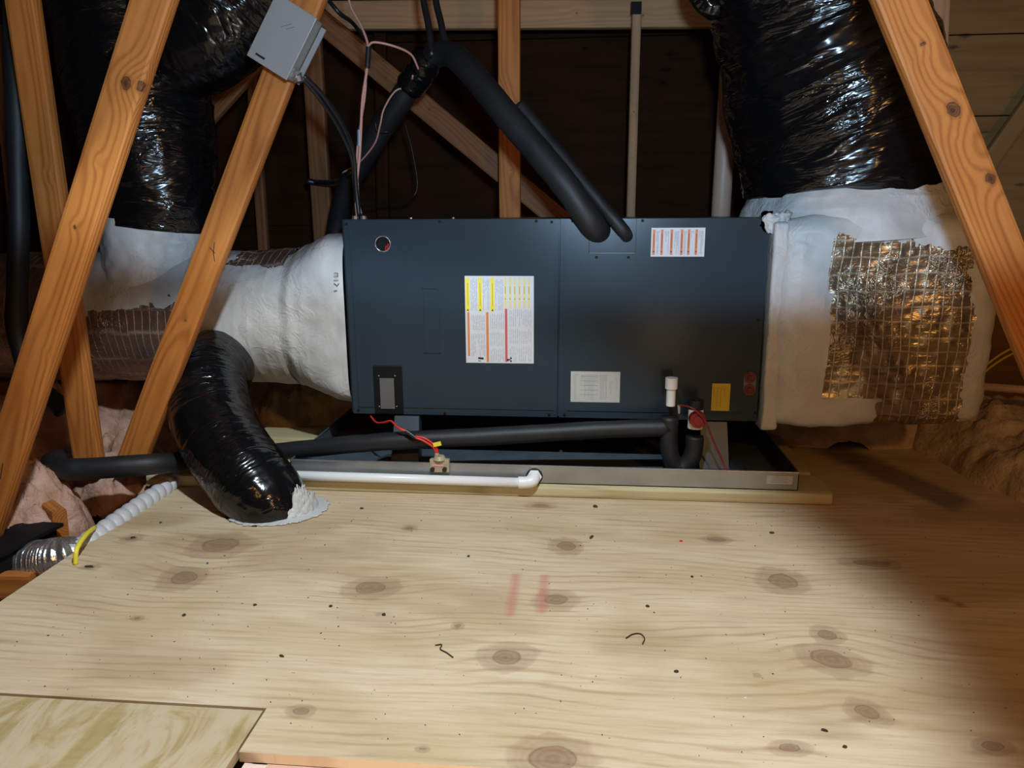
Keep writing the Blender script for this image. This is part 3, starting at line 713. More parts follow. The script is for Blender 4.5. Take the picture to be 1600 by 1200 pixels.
# screws around the panels
SCP = [(541, 350), (687, 346), (838, 345), (895, 343), (862, 347), (1004, 344), (560, 641), (695, 646), (858, 648), (882, 648), (932, 402), (982, 402), (1194, 350), (1180, 645), (1042, 653), (1185, 500)]
scm = MB(); scm.cyl((0, 0, 0), (0, -.002, 0), .0045, n=12); scm.cyl((0, -.002, 0), (0, -.003, 0), .0028, n=6)
sc0 = None
for (x, y) in SCP:
    p = at(x, y, 0)
    if sc0 is None:
        sc0 = obj('panel_screw', scm, STEELD, None, local=True); s_ = sc0
    else:
        s_ = sc0.copy(); COL.objects.link(s_)
    s_.parent = ah; s_.location = Vector((min(max(p[0], .008), CW-.008), 0, min(max(p[2], Z0+.008), Z1-.008)))-ah.location
# red-ringed stub ports
a = at(1161, 580, 0); b = at(1181, 618, 0)
pp = at(1171, 599, 0); rr = .0185
c1 = (pp[0], pp[2]+.0185); c2 = (pp[0], pp[2]-.0185)
poly = [(c1[0]+rr*math.cos(t_), c1[1]+rr*math.sin(t_)) for t_ in np.linspace(0, PI, 14)]+[(c2[0]+rr*math.cos(t_), c2[1]+rr*math.sin(t_)) for t_ in np.linspace(PI, 2*PI, 14)]
pg = obj('port_plate', MB().prism(poly, -.004, 0), VIEW, ah)
for c in (c1, c2):
    m = MB(); n = 26
    for i in range(n):
        a0 = 2*PI*i/n; a1 = 2*PI*(i+1)/n; m.cyl((c[0]+.0135*math.cos(a0), -.006, c[1]+.0135*math.sin(a0)), (c[0]+.0135*math.cos(a1), -.006, c[1]+.0135*math.sin(a1)), .003, n=8)
    obj('red_ring', m, REDDK, pg)
    obj('port_cap', MB().cyl((c[0], -.0035, c[1]), (c[0], -.009, c[1]), .0085, .0075, n=20), plain('dark_red_plug', (.12, .012, .01), .4), pg)
# labels -------------------------------------------------------------
def lab(px0, py0, px1, py1, mat, label):
    a = at(px0, py0, 0); b = at(px1, py1, 0)
    o = obj('warning_label', B((a[0], -.0012, b[2]), (b[0], -.0001, a[2])), mat, ah); o['label'] = label
    L = dict(x0=a[0], x1=b[0], z0=b[2], z1=a[2])
    def U(u): return L['x0']+(L['x1']-L['x0'])*u
    def Vv(v): return L['z1']-(L['z1']-L['z0'])*v
    return o, U, Vv
def bars(parent, U, Vv, rects, mat, name='stripe', y=-.0017):
    for (u0, v0, u1, v1) in rects:
        obj(name, B((U(u0), y, Vv(v1)), (U(u1), -.0012, Vv(v0))), mat, parent)
def print_lines(parent, U, Vv, blocks, mat=None, y=-.0016, vertical=True):
    m = MB(); rg = random.Random(5)
    for (u0, v0, u1, v1, n) in blocks:
        for i in range(n):
            if vertical:
                x = U(u0+(u1-u0)*(i+.5)/n); v = v0+rg.uniform(0, .03)
                while v < v1-.01:
                    e = min(v1, v+rg.uniform(.03, .12)); m.box((x-.00055, y, Vv(e)), (x+.00055, -.0012, Vv(v))); v = e+.012
                    if rg.random() < .1: break
            else:
                z = Vv(v0+(v1-v0)*(i+.5)/n); u = u0
                while u < u1-.01:
                    e = min(u1, u+rg.uniform(.03, .12)); m.box((U(u), y, z-.0006), (U(e), -.0012, z+.0006)); u = e+.012
    obj('print', m, mat or INKG, parent)
def tri(m, U, Vv, u, v, s, y=-.0021):
    x = U(u); z = Vv(v); m.prism([(x-s, z-s*.8), (x+s, z-s*.8), (x, z+s)], y, -.0017)
L1, U, V_ = lab(726, 431, 834, 568, PAPER, 'large white warning label with yellow, orange and red stripes')
bars(L1, U, V_, [(.01, .02, .07, .40), (.19, .02, .25, .40), (.37, .02, .43, .40)], YELB)
bars(L1, U, V_, [(.575+.068*i*1.0, .02, .605+.068*i, .36) for i in range(6)], YELP)
bars(L1, U, V_, [(.03, .41, .06, .92), (.305, .41, .34, .985)], ORG); bars(L1, U, V_, [(.58, .37, .615, .985)], REDS)
print_lines(L1, U, V_, [(.08, .03, .18, .39, 5), (.26, .03, .36, .39, 5), (.44, .03, .56, .39, 6), (.08, .43, .29, .62, 9), (.08, .65, .29, .92, 9), (.36, .42, .57, .60, 8), (.36, .63, .57, .80, 8), (.36, .82, .57, .98, 8), (.64, .37, .97, .57, 12), (.64, .60, .97, .77, 12), (.64, .80, .97, .98, 12)])
m = MB()
for u in (.04, .22, .40):
    m = MB(); tri(m, U, V_, u, .385, .0035); obj('warning_triangle', m, INK, L1)
m = MB()
m.cyl((U(.62), -.0012, V_(.96)), (U(.62), -.0019, V_(.96)), .0035, n=10); m.cyl((U(.665), -.0012, V_(.94)), (U(.665), -.0019, V_(.94)), .003, n=10); m.cyl((U(.665), -.0012, V_(.975)), (U(.665), -.0019, V_(.975)), .003, n=10); m.cyl((U(.645), -.0012, V_(.957)), (U(.645), -.0019, V_(.957)), .0022, n=10)
obj('symbol', m, INK, L1); m = MB()
m.obox((U(.22), -.0016, V_(.945)), (1, 0, -.1), (0, 1, 0), (.1, 0, 1), (.017, .0008, .006)); m.obox((U(.20), -.0016, V_(.975)), (1, 0, -.3), (0, 1, 0), (.3, 0, 1), (.008, .0008, .0015))
obj('symbol', m, INK, L1)
m = MB()
for k, (u, lo, hi) in enumerate([(.042, .08, .34), (.222, .08, .34), (.402, .08, .34)]): m.box((U(u)-.0007, -.0021, V_(hi)), (U(u)+.0007, -.0017, V_(lo)))
for i in range(6): m.box((U(.59+.068*i)-.0007, -.0021, V_(.20)), (U(.59+.068*i)+.0007, -.0017, V_(.12))); m.box((U(.59+.068*i)-.0012, -.0021, V_(.265)), (U(.59+.068*i)+.0012, -.0017, V_(.25)))
obj('print', m, INKB, L1)
L2, U, V_ = lab(1018, 356, 1100, 401, PAPER, 'white label with six orange vertical stripes')
cs = (.04, .19, .37, .56, .69, .83)
bars(L2, U, V_, [(c-.012, .06, c+.035, .94) for c in cs], ORG)
print_lines(L2, U, V_, [(.09, .1, .16, .9, 4), (.25, .1, .33, .9, 5), (.43, .1, .52, .9, 5), (.61, .1, .66, .9, 3), (.74, .1, .80, .9, 3), (.88, .1, .97, .9, 5)])
m = MB()
for c in cs:
    m = MB(); tri(m, U, V_, c+.011, .82, .0028); obj('warning_triangle', m, INK, L2)
m = MB()
for c in cs: m.box((U(c+.011)-.0006, -.0021, V_(.7)), (U(c+.011)+.0006, -.0017, V_(.2)))
obj('print', m, INK, L2)
L3, U, V_ = lab(892, 580, 968, 629, PAPERG, 'grey-white rating label with fine print')
print_lines(L3, U, V_, [(.05, .08, .15, .92, 5), (.20, .08, .55, .92, 14), (.58, .08, .74, .92, 8), (.78, .3, .86, .75, 3), (.9, .2, .95, .6, 2)])
m = MB()
for v in (.15, .3, .45, .6, .75): m.box((U(.2), -.0016, V_(v)-.0005), (U(.55), -.0012, V_(v)+.0005))
obj('table_rule', m, INKG, L3)
L4, U, V_ = lab(1113, 599, 1139, 642, YEL, 'small yellow caution label')
print_lines(L4, U, V_, [(.08, .1, .16, .9, 1), (.25, .12, .75, .85, 5), (.84, .1, .9, .9, 1)], INKB)
# fittings on the cabinet top
for px in (555, 568):
    p = at(px, 340, .05)
    obj('cable_clamp', MB().cyl((p[0], .05, Z1), (p[0], .05, Z1+.010), .012, .009, n=8), ZINC, ah)
for px, yy in ((642, .06), (708, .05), (945, .04)):
    p = at(px, 340, yy); obj('top_screw', MB().cyl((p[0], yy, Z1), (p[0], yy, Z1+.004), .005, n=8), ZINC, ah)

# ================================================================== REFRIGERANT LINES, CABLES
def fine(s, th, P, D): return 0.0012*vn(P*30, 4)
ls = tube([at(937, 362, 0.0), at(925, 350, -.055), at(880, 285, -.06), at(800, 190, .0), at(735, 112, .10), at(700, 84, .2), at(668, 98, .28), at(620, 165, .36), at(575, 235, .45), at(545, 290, .52), at(528, 350, .58), at(522, 420, .60)],
          [.034, .037, .040, .040, .039, .038, .038, .042, .042, .040, .040, .040], 110, 24, fine)
o = obj('refrigerant_line', ls, FOAM); tag(o, 'thick black foam-wrapped refrigerant line arching from cabinet front to upper left', 'insulated pipe')
ls = tube([at(980, 370, 0.0), at(972, 358, -.035), at(935, 315, -.02), at(860, 225, .03), at(810, 165, .06)], [.018, .02, .02, .022, .022], 60, 16, fine)
o = obj('refrigerant_line', ls, FOAM); tag(o, 'thinner black foam-wrapped line beside the thick one, ending at the cabinet right plate', 'insulated pipe')
for (x0, x1, yb, lb) in ((662, 675, 88, 'left one of two slim black tubes rising from the refrigerant line bend'), (681, 697, 84, 'right one of two slim black tubes rising from the refrigerant line bend')):
    o = obj('copper_line', tube([at(x0-3, -60, .3), at(x0, 0, .28), at((x0+x1)/2+1, 40, .24), at(x1, yb, .2)], .011, 24, 10), RUBBER); tag(o, lb, 'pipe')
o = obj('pipe_wrap', tube([at(668, 88, .24), at(660, 110, .27), at(642, 134, .31)], [.05, .051, .05], 16, 24, lambda s, th, P, D: .003*vn(P*40, 2)), BLACK); tag(o, 'shiny black tape wrapped around the refrigerant line just left of its peak', 'tape wrap')
o = obj('tie_strap', tube([at(480, 283, .925), at(500, 286, .92), at(530, 284, .75), at(548, 270, .40)], .014, 20, 8), RUBBER); tag(o, 'black strap tying the refrigerant line to the stud', 'strap')
o = obj('zip_tie', tube([at(586, 190, .33), at(590, 205, .33), at(606, 206, .33)], .0035, 10, 6), RUBBER); tag(o, 'black zip tie around the refrigerant line near the thermostat cable', 'zip tie')
# thin wires
def wire(name, pts, r, mat, label, cat='cable', ns=50):
    o = obj(name, tube(pts, r, ns, 8), mat); tag(o, label, cat); return o
cable = thing('thermostat_cable', at(557, 338, .05), 'pinkish thermostat cable rising from the cabinet top left corner, with black taped joints', 'cable')
obj('cable_run', tube([at(558, 340, .05), at(556, 300, .05), at(562, 240, .05), at(566, 160, .05), at(573, 110, .06), at(575, 72, .08), at(564, 40, .1), at(548, 10, .12), at(540, -30, .13)], [.0045]*6+[.0035]*3, 80, 8), PINKW, cable)
obj('cable_branch', tube([at(575, 72, .08), at(585, 66, .08), at(615, 72, .1), at(642, 85, .15), at(654, 108, .2)], .0035, 40, 8), PINKW, cable)
obj('cable_run', tube([at(561, 335, .055), at(558, 240, .055), at(570, 150, .055), at(572, 108, .06)], .0035, 50, 8), PINKW, cable)
for (xa, ya, xb, yb) in ((557, 318, 556, 290), (574, 106, 576, 74)):
    obj('tape_joint', MB().cyl(at(xa, ya, .05), at(xb, yb, .055), .0085, n=12), RUBBER, cable)
obj('bare_wire', MB().cyl(at(561, 228, .05), at(561, 203, .05), .006, n=10), plain('blue_grey_wire', (.12, .16, .2), .4), cable)
wire('power_cable', [at(474, 118, -.24), at(505, 150, -.18), at(535, 195, -.08), at(552, 240, 0), at(556, 290, .04), at(561, 338, .05)], .007, RUBBER, 'black power cable curving from the grey box down to the cabinet top', 'cable')
wire('power_cable', [at(472, 121, -.24), at(500, 155, -.18), at(528, 198, -.08), at(549, 245, 0), at(554, 290, .05), at(566, 338, .06)], .006, RUBBER, 'second black power cable hugging the first between grey box and cabinet', 'cable')
wire('signal_wire', [at(645, 118, .22), at(640, 135, .28), at(618, 142, .28), at(600, 170, .29), at(594, 195, .30), at(585, 225, .34), at(560, 255, .4), at(535, 270, .43)], .003, PINKW, 'thin brown wire running down along the refrigerant line', 'wire')
wire('signal_wire', [at(632, 190, .8), at(645, 240, .8), at(652, 290, .8), at(640, 310, .8), at(600, 318, .85), at(540, 325, .9)], .003, RUBBER, 'thin black wire looping in the dark behind the cable bundle', 'wire')
wire('roof_cable', [at(505, -10, .3), at(530, 20, .3), at(550, 35, .4), at(570, 60, .5)], .007, RUBBER, 'dark cable at the top edge right of the leaning board', 'cable')
wire('roof_cable', [at(381, 50, -.1), at(378, 60, -.12), at(393, 72, -.24)], .006, RUBBER, 'short black cable entering the left side of the grey box', 'cable', 16)

# grey electrical box on the leaning board ------------------------------
P_l = at(387, 85, -.31); P_b = at(447, 123, -.31); P_r = at(494, 30, -.31)
ex = P_b-P_l; ez = P_r-P_b; wbx = np.linalg.norm(ex); hbx = np.linalg.norm(ez)
ex /= wbx; ez = ez-ex*np.dot(ez, ex); ez /= np.linalg.norm(ez); ey = np.array([0, 1., 0])
cen = P_b-ex*wbx/2+ez*hbx/2+ey*.028
jb = thing('electrical_box', cen-ez*hbx/2, 'grey metal electrical disconnect box mounted askew on the leaning board', 'electrical box')
obj('enclosure', MB().obox(cen, ex, ey, ez, (wbx, .05, hbx)), GREYBOX, jb, bevel=.002)
obj('cover', MB().obox(cen-ey*.027+ex*.001, ex, ey, ez, (wbx+.004, .006, hbx+.006)), GREYBOX, jb, bevel=.0015)
obj('side_flange', MB().obox(cen+ex*(wbx/2+.010)+ey*.022-ez*.004, ex, ey, ez, (.014, .004, hbx*.94)), plain('flange_grey', (.22, .23, .23), .45), jb)
m = MB(); c0 = cen-ex*(wbx*.22)-ez*(hbx*.42)-ey*.0310
m.obox(c0, ex, ey, ez, (.026, .003, .005)); obj('latch', m, RUBBER, jb)
c0 = cen+ez*.03-ey*.0304
m = MB(); m.obox(c0, ex+ez, ey, ez-ex, (.03, .0008, .0015)); m.obox(c0+ex*.012, ex+ez, ey, ez-ex, (.022, .0008, .0015)); obj('scratch', m, ZINC, jb)
c1_ = cen+ex*(wbx*.5+.006)-ez*(hbx*.36)+ey*.0
jx = ex*1.0
m = MB(); m.cyl(c1_-ex*.008, c1_+ex*.008-ez*.004, .014, n=8); m.cyl(c1_+ex*.008-ez*.004, c1_+ex*.018-ez*.014, .011, n=16); obj('cable_gland', m, ZINC, jb)

# ================================================================== VENT PIPE
p0 = at(1140, 110, .9); p1 = at(1126, 337, .9); d = p1-p0
o = obj('vent_pipe', MB().cyl(p0-d*1.2, p0+d*(p0[2]/(-d[2])), .038, n=28), PVCW, smooth=True); tag(o, 'pink-lit white plastic vent pipe standing left of the right black duct', 'pipe')

# ================================================================== DRAIN LINES
o = obj('condensate_line', tube([at(1046, 668, -.075), at(930, 672, -.085), at(760, 682, -.10), at(600, 690, -.12), at(450, 704, -.095), at(340, 715, -.075), at(240, 725, -.27), at(130, 733, -.335), at(98, 732, -.32), at(80, 722, -.24), at(104, 712, -.08), at(128, 706, .10)],
          [.027, .027, .028, .028, .028, .030, .032, .033, .033, .030, .026, .026], 120, 20, fine), FOAM)
tag(o, 'long black foam-wrapped condensate pipe under the cabinet, running left past the leaning boards', 'insulated pipe')
xt = at(1047, 650, -.075)
tr = thing('condensate_trap', (at(1066, 720, -.075)[0], -.075, PZ0+t), 'black-wrapped condensate trap with white cleanout and red float switch cap', 'drain trap')
xr_ = at(1087, 650, -.075)
obj('trap_pipe', tube([(xt[0], -.075, .235), (xt[0], -.075, .15), (xt[0]+.012, -.075, .095), ((xt[0]+xr_[0])/2, -.075, .072), (xr_[0]-.012, -.075, .095), (xr_[0], -.075, .13), (xr_[0], -.075, .175)], .027, 50, 20, fine), FOAM, tr)
zz = lambda y: at(1045, y, -.075)[2]
m = MB(); m.cyl((xt[0], -.075, zz(634)), (xt[0], -.075, zz(606)), .0138, n=22); m.cyl((xt[0], -.075, zz(607)), (xt[0], -.075, zz(590)), .0185, n=22); obj('cleanout_stub', m, PVC, tr, bevel=.001)
m = MB(); m.cyl((xr_[0], -.075, zz(668)), (xr_[0], -.075, zz(637)), .0225, n=22); obj('tee', m, PVC, tr, bevel=.001)
m = MB(); m.cyl((xr_[0], -.075, zz(638)), (xr_[0], -.075, zz(624)), .0235, n=22); m.cyl((xr_[0], -.075, zz(626)), (xr_[0], -.075, zz(622)), .012, n=16); obj('black_cap', m, RUBBER, tr, bevel=.001)
c = at(1089, 654, -.10); m = MB(); m.cyl((c[0], -.098, c[2]), (c[0], -.125, c[2]), .025, .024, n=26); m.cyl((c[0], -.125, c[2]), (c[0], -.130, c[2]), .014, n=20); obj('float_switch_cap', m, REDDK, tr, bevel=.001)
obj('float_switch_wire', tube([at(1060, 633, -.10), at(1080, 637, -.13), at(1100, 655, -.135), at(1115, 690, -.13), at(1128, 718, -.125), at(1135, 736, -.14)], .0028, 40, 8), REDDK, tr)
obj('wire_nut', MB().cyl(at(1061, 633, -.10), at(1061, 646, -.10), .005, .003, n=8), plain('wire_nut_grey', (.35, .34, .33), .5), tr)
p = at(1086, 700, -.03)
# front drain pipe
pv = thing('drain_pipe', (at(650, 745, PY0-.03)[0], PY0-.03, .04), 'white plastic drain pipe lying along the pan front, elbowed into the pan', 'pipe')
e0 = at(470, 743, PY0-.028); e1 = at(812, 754, PY0-.028)
dv = (e1-e0)/np.linalg.norm(e1-e0)
obj('pipe_run', MB().cyl(e0-dv*.28, e1, .0145, n=24), PVC, pv, smooth=True)
ec = at(826, 754, PY0-.028); eh = at(835, 744, PY0-.0)
obj('elbow', tube([e1-dv*.004, ec-dv*.008, ec+np.array([.010, .003, .004]), eh+np.array([0, -.012, 0]), eh+np.array([0, -.004, 0])], [.018, .018, .0185, .018, .018], 24, 24), PVC, pv)
obj('hex_nut', MB().cyl(eh+np.array([0, -.010, 0]), eh+np.array([0, -.002, 0]), .023, n=6), PVC, pv, bevel=.001)
obj('gasket', MB().cyl(eh+np.array([0, -.0025, 0]), eh+np.array([0, -.0003, 0]), .0255, n=24), RUBBER, pv)
# float switch on the pan rim
fs = thing('float_switch', (at(686, 735, PY0)[0], PY0, .06), 'tan plastic float switch clipped on the pan front rim with red wires', 'switch')
fa = at(671, 718, PY0-.012); fb = at(702, 739, PY0-.012)
obj('bracket', B((fa[0], PY0-.012, fb[2]), (fb[0], PY0+.006, fa[2])), TAN, fs, bevel=.002)
fm = at(687, 712, PY0); m = MB(); m.cyl((fm[0], PY0-.002, fa[2]-.002), (fm[0], PY0-.002, fa[2]+.010), .021, .014, n=20); m.cyl((fm[0]-.008, PY0-.002, fa[2]+.010), (fm[0]-.008, PY0-.002, fa[2]+.018), .007, n=12)
obj('sensor_head', m, TAN, fs, bevel=.001)
for px in (676, 695):
    p = at(px, 733, PY0-.013); obj('clamp_knob', MB().cyl((p[0], PY0-.012, p[2]), (p[0], PY0-.022, p[2]), .0068, n=14), RUBBER, fs)
p = at(677, 724, PY0); q = at(694, 728, PY0)
sl = obj('brand_label', B((p[0], PY0-.0128, q[2]), (q[0], PY0-.0119, p[2])), plain('label_pinkwhite', (.7, .45, .42), .5), fs)
m = MB(); m.box((p[0]+.002, PY0-.0133, q[2]+.0015), (q[0]-.002, PY0-.0128, q[2]+.0035)); obj('print', m, REDS, sl)
obj('switch_wire', tube([(fm[0]-.008, PY0-.002, fa[2]+.016), at(676, 698, PY0-.002), at(660, 688, PY0-.002), at(648, 684, PY0-.002)], .003, 24, 8), REDW, fs)
obj('switch_wire', tube([(fm[0]-.005, PY0-.002, fa[2]+.016), at(680, 697, PY0-.002), at(664, 685, PY0-.002), at(649, 682, PY0-.002)], .003, 24, 8), REDW, fs)
obj('wire_joint', MB().cyl(at(650, 685, PY0-.002), at(634, 673, PY0+.003), .0055, .007, n=12), RUBBER, fs)
obj('switch_wire', tube([at(635, 674, PY0+.003), at(622, 668, PY0+.006), at(611, 658, PY0+.04), at(600, 660, PY0+.06), at(588, 660, PY0+.1), at(579, 650, .01)], .0032, 40, 8), REDW, fs)
p = at(683, 694, PY0-.009)
obj('yellow_tag', MB().obox(p, (1, 0, .25), (0, 1, 0), (-.25, 0, 1), (.025, .002, .013)), YELB, fs)

# ================================================================== WRINKLED DUCTS
def creased(amp, fs_, ft, seed, slant=0.6, big=0.0, lump=2.5):
    def f(s, th, P, D):
        c = np.stack([s*fs_+np.sin(th)*slant*2, np.cos(th)*ft+s*slant, np.sin(th)*ft], 1)
        r = np.abs(vn(c, seed)); r2 = np.abs(vn(c*2.1+7, seed+1)); r3 = vn(c*4.3, seed+2)
        g = (0.5-r)*1.2+(0.4-r2)*.6+r3*.22
        return amp*g+big*vn(P*lump, seed+5)
    return f
# --- left trunk
ZT = at(400, 495, .27)[2]
def trunk_disp(s, th, P, D): return .006*fbm(P*7, 3, 3)+.0015*ridge(P*np.array([22, 8, 8]), 5)
tk = tube([(-2.4, .34, ZT-.04), (-1.5, .31, ZT-.015), (-.9, .28, ZT), (-.45, .27, ZT), (-.235, .27, ZT)], [.235, .235, .232, .232, .236], 230, 150, trunk_disp, cap=False)
V = np.array(tk.v); F = np.array(tk.f); UV = np.array(tk.uv)
def tr_field(C):
    nz = .022*fbm(C*16, 4, 6, .6)
    tf = np.minimum(np.minimum(C[:, 2]-.668+nz*.5, -.215+nz*1.2-C[:, 0]), C[:, 0]+.56)
    co = np.minimum(.265+nz-np.hypot(C[:, 0]+.70, C[:, 1]-.2), C[:, 2]-.545+nz*1.6-.25*(C[:, 0]+.70))
    return np.maximum(np.minimum(C[:, 0]+.56-nz, -tf), co)
V = snap(V, tr_field, .010, (0, 2)); white = tr_field(V[F].mean(1)) > 0
trunk = thing('trunk_duct', (-1.2, .29, ZT-.24), 'large round foil-jacketed trunk duct running left from the cabinet, white-coated near the joint', 'duct')
obj('foil_jacket', keep(V, F, UV, ~white), FOILP, trunk); obj('mastic_coat', keep(V, F, UV, white), MAST, trunk)
# transition from round trunk to cabinet side
def rect_round(ns=60, nr=140):
    V = []; UV = []; s_ = []
    for i in range(ns+1):
        u = i/ns; x = -.24+(.238)*u
        e = u*u*(3-2*u); k = min(1, e*1.5)
        hw = .236+(.262-.236)*e; hz_t = .236+(.295-.236)*min(1, u*1.5); hz_b = .236+(.028)*e
        p = 2+4.5*e
        for j in range(nr):
            th = 2*PI*j/nr; c, s = math.cos(th), math.sin(th)
            rr = (abs(c)**p+abs(s)**p)**(-1/p); y = .27+hw*rr*c; z = ZT+(hz_t if s > 0 else hz_b)*rr*s
            V.append((x, y, z)); UV.append((x, th*.25))
    F = [(i*nr+j, (i+1)*nr+j, (i+1)*nr+(j+1) % nr, i*nr+(j+1) % nr) for i in range(ns) for j in range(nr)]
    V = np.array(V); cen_ = np.array([0, .27, ZT]); Dd = V-cen_; Dd[:, 0] = 0; Dd /= np.linalg.norm(Dd, axis=1)[:, None]
    edge = np.clip(-V[:, 0]/.03, 0, 1)
    off = .007*fbm(V*8, 3, 11)+.006*np.exp(-((V[:, 0]+.2)/.02)**2)
    V += Dd*(off*edge)[:, None]; V[:, 1] = np.maximum(V[:, 1], .004)
    mb = MB(); mb.smooth = True; mb.add(V, F, UV); return mb
tc = obj('transition_boot', rect_round(), MAST, trunk); tc['label'] = 'white boxy transition wrapped in coated cloth'
m = MB(); p = at(526, 445, .0)
for i, (a_, b_, c_, d_) in enumerate([(0, 0, 4, 3), (4, 3, 8, -2), (0, 8, 7, 8), (0, 14, 6, 14), (6, 14, 6, 19), (0, 19, 6, 19), (0, -8, 5, -9)]):
    m.obox(at(521+(a_+c_)/2, 446-(b_+d_)/2, -.0015), (c_-a_, 0, b_-d_ or .001), (0, 1, 0), (-(b_-d_) or .001, 0, c_-a_), (math.hypot(c_-a_, b_-d_)/500+.001, .0012, .0018))
pm = obj('pen_mark', m, INK, tc); pm.location = (0, 0.0045, 0)
# --- left take-off collar and tall black duct
cc = at(240, 430, .22)
col_ = tube([(cc[0]+.00, .285, .555), (cc[0], .28, .64), (cc[0]+.005, .27, .74), (cc[0]+.012, .26, .845)], [.205, .198, .186, .190], 60, 110, lambda s, th, P, D: .009*fbm(P*10, 3, 21)+.004*ridge(P*np.array([9, 9, 22]), 2), cap=False)
lk = thing('takeoff_collar', (cc[0], .24, .55), 'white coated takeoff collar on top of the foil trunk under the left black duct', 'duct collar')
obj('mastic_coat', col_, MAST, lk)
bx = at(249, 335, .25)[0]
bl = tube([(bx-.01, .25, .80), (bx+.0, .25, .88), (bx-.01, .25, 1.05), (bx-.03, .26, 1.25), (bx-.06, .28, 1.5), (bx-.10, .3, 1.8), (bx-.12, .32, 2.3)], [.186, .196, .214, .225, .235, .24, .24], 220, 150, creased(.008, 10, 1.3, 31, .5, .012), cap=True)
o = obj('flex_duct', bl, BLACK); tag(o, 'tall black plastic-wrapped flexible duct rising behind the left leaning boards', 'duct')
bl = tube([at(470, -120, .18), at(420, -50, .15), at(335, 40, .14), at(285, 60, .2), at(230, 20, .3), at(180, -80, .4)], [.16, .17, .175, .17, .17, .16], 150, 120, creased(.008, 10, 1.3, 41, .5, .01), cap=True)
o = obj('flex_duct', bl, BLACK); tag(o, 'black plastic-wrapped duct bulging over the top of the tall left duct', 'duct')
# far left hanging black hose
hs = tube([at(22, -60, .0), at(26, 100, .0), at(30, 300, -.02), at(28, 430, -.04), at(28, 520, -.05), at(50, 590, -.08), at(100, 640, -.1)], [.034, .034, .03, .032, .032, .03, .03], 90, 20, lambda s, th, P, D: .004*vn(P*10, 3))
o = obj('insulated_line', hs, FOAM); tag(o, 'black foam-wrapped line hanging vertically at the far left', 'insulated pipe')
# --- branch duct to the floor
br = tube([(-.47, .20, .35), (-.465, .06, .355), (-.445, -.065, .305), (-.385, -.16, .215), (-.30, -.24, .14), (-.205, -.31, .075), (-.15, -.335, .02), (-.13, -.34, -.10)], [.10, .112, .118, .122, .122, .120, .112, .10], 170, 130, creased(.0035, 11, 1.5, 51, .5, .006))
o = obj('branch_duct', br, BLACKS); tag(o, 'glossy black plastic-wrapped branch duct bending from the trunk down into the floor', 'duct')
# mastic collar at the floor: ragged ring
def ragged(c, r0, r1, z0, z1, a0, a1, seed, n=90, k=14):
    V = []; F = []; UV = []
    for i in range(n+1):
        a = a0+(a1-a0)*i/n
        rg = .5+.5*vn([[math.cos(a)*9, math.sin(a)*9, seed]], seed)[0]; rg2 = vn([[math.cos(a)*44, math.sin(a)*44, seed]], seed+3)[0]
        end = math.sin(PI*i/n)**.35
        for j in range(k+1):
            u = j/k; z = z0+(z1-z0)*(rg*.9+.25*rg2+.2)*u*end; r = r0+(r1-r0)*(1-u)**2
            V.append((c[0]+r*math.cos(a)+.25*(c[2])*0, c[1]+r*.86*math.sin(a), z)); UV.append((a*.1, z))
    for i in range(n):
        for j in range(k): F.append((i*(k+1)+j, (i+1)*(k+1)+j, (i+1)*(k+1)+j+1, i*(k+1)+j+1))
    V = np.array(V); V += .003*np.stack([vn(V*60, 1), vn(V*60, 2), vn(V*60+4, 3)], 1)
    mb = MB(); mb.smooth = True; mb.add(V, F, UV); return mb
def seal():
    n, k = 150, 26; V = []; UV = []; a0, a1 = -2.3, 1.2
    for i in range(n+1):
        a = a0+(a1-a0)*i/n; q = math.sin(PI*i/n)
        h = (.012+.058*math.exp(-((a+.35)/.75)**2))*(q**.4)*(1+.25*vn([[a*5, 0, 3]], 3)[0]+.22*vn([[a*28, 0, 1]], 4)[0])
        for j in range(k+1):
            u = j/k
            if u < .35: w = u/.35; r = .150-.030*w+.006*vn([[a*20, 0, 7]], 6)[0]*(1-w); z = .0012+.004*w
            else: w = (u-.35)/.65; r = .120-.010*w; z = .0052+h*w
            V.append((DC[0]+.012-.10*max(0, z-.004)+r*math.cos(a), DC[1]+.01+.25*max(0, z-.004)*.5+r*.86*math.sin(a), z)); UV.append((a*.1, z))
    F = [(i*(k+1)+j, (i+1)*(k+1)+j, (i+1)*(k+1)+j+1, i*(k+1)+j+1) for i in range(n) for j in range(k)]
    V = np.array(V); V[:, :2] += .0035*np.stack([vn(V*90, 1), vn(V*90, 2)], 1); mb = MB(); mb.smooth = True; mb.add(V, F, UV); return mb
rg_ = seal()
o = obj('mastic_seal', rg_, MAST); so = o.modifiers.new('thickness', 'SOLIDIFY'); so.thickness = .004; so.offset = 1
tag(o, 'ragged white mastic seal where the black branch duct enters the plywood floor', 'sealant')

# --- right plenum
xL, xR = CW+.012, at(1549, 500, -.01)[0]
V, F, N = rbox((xL, -.055, .198), (xR, .56, .822), .05, .0058)
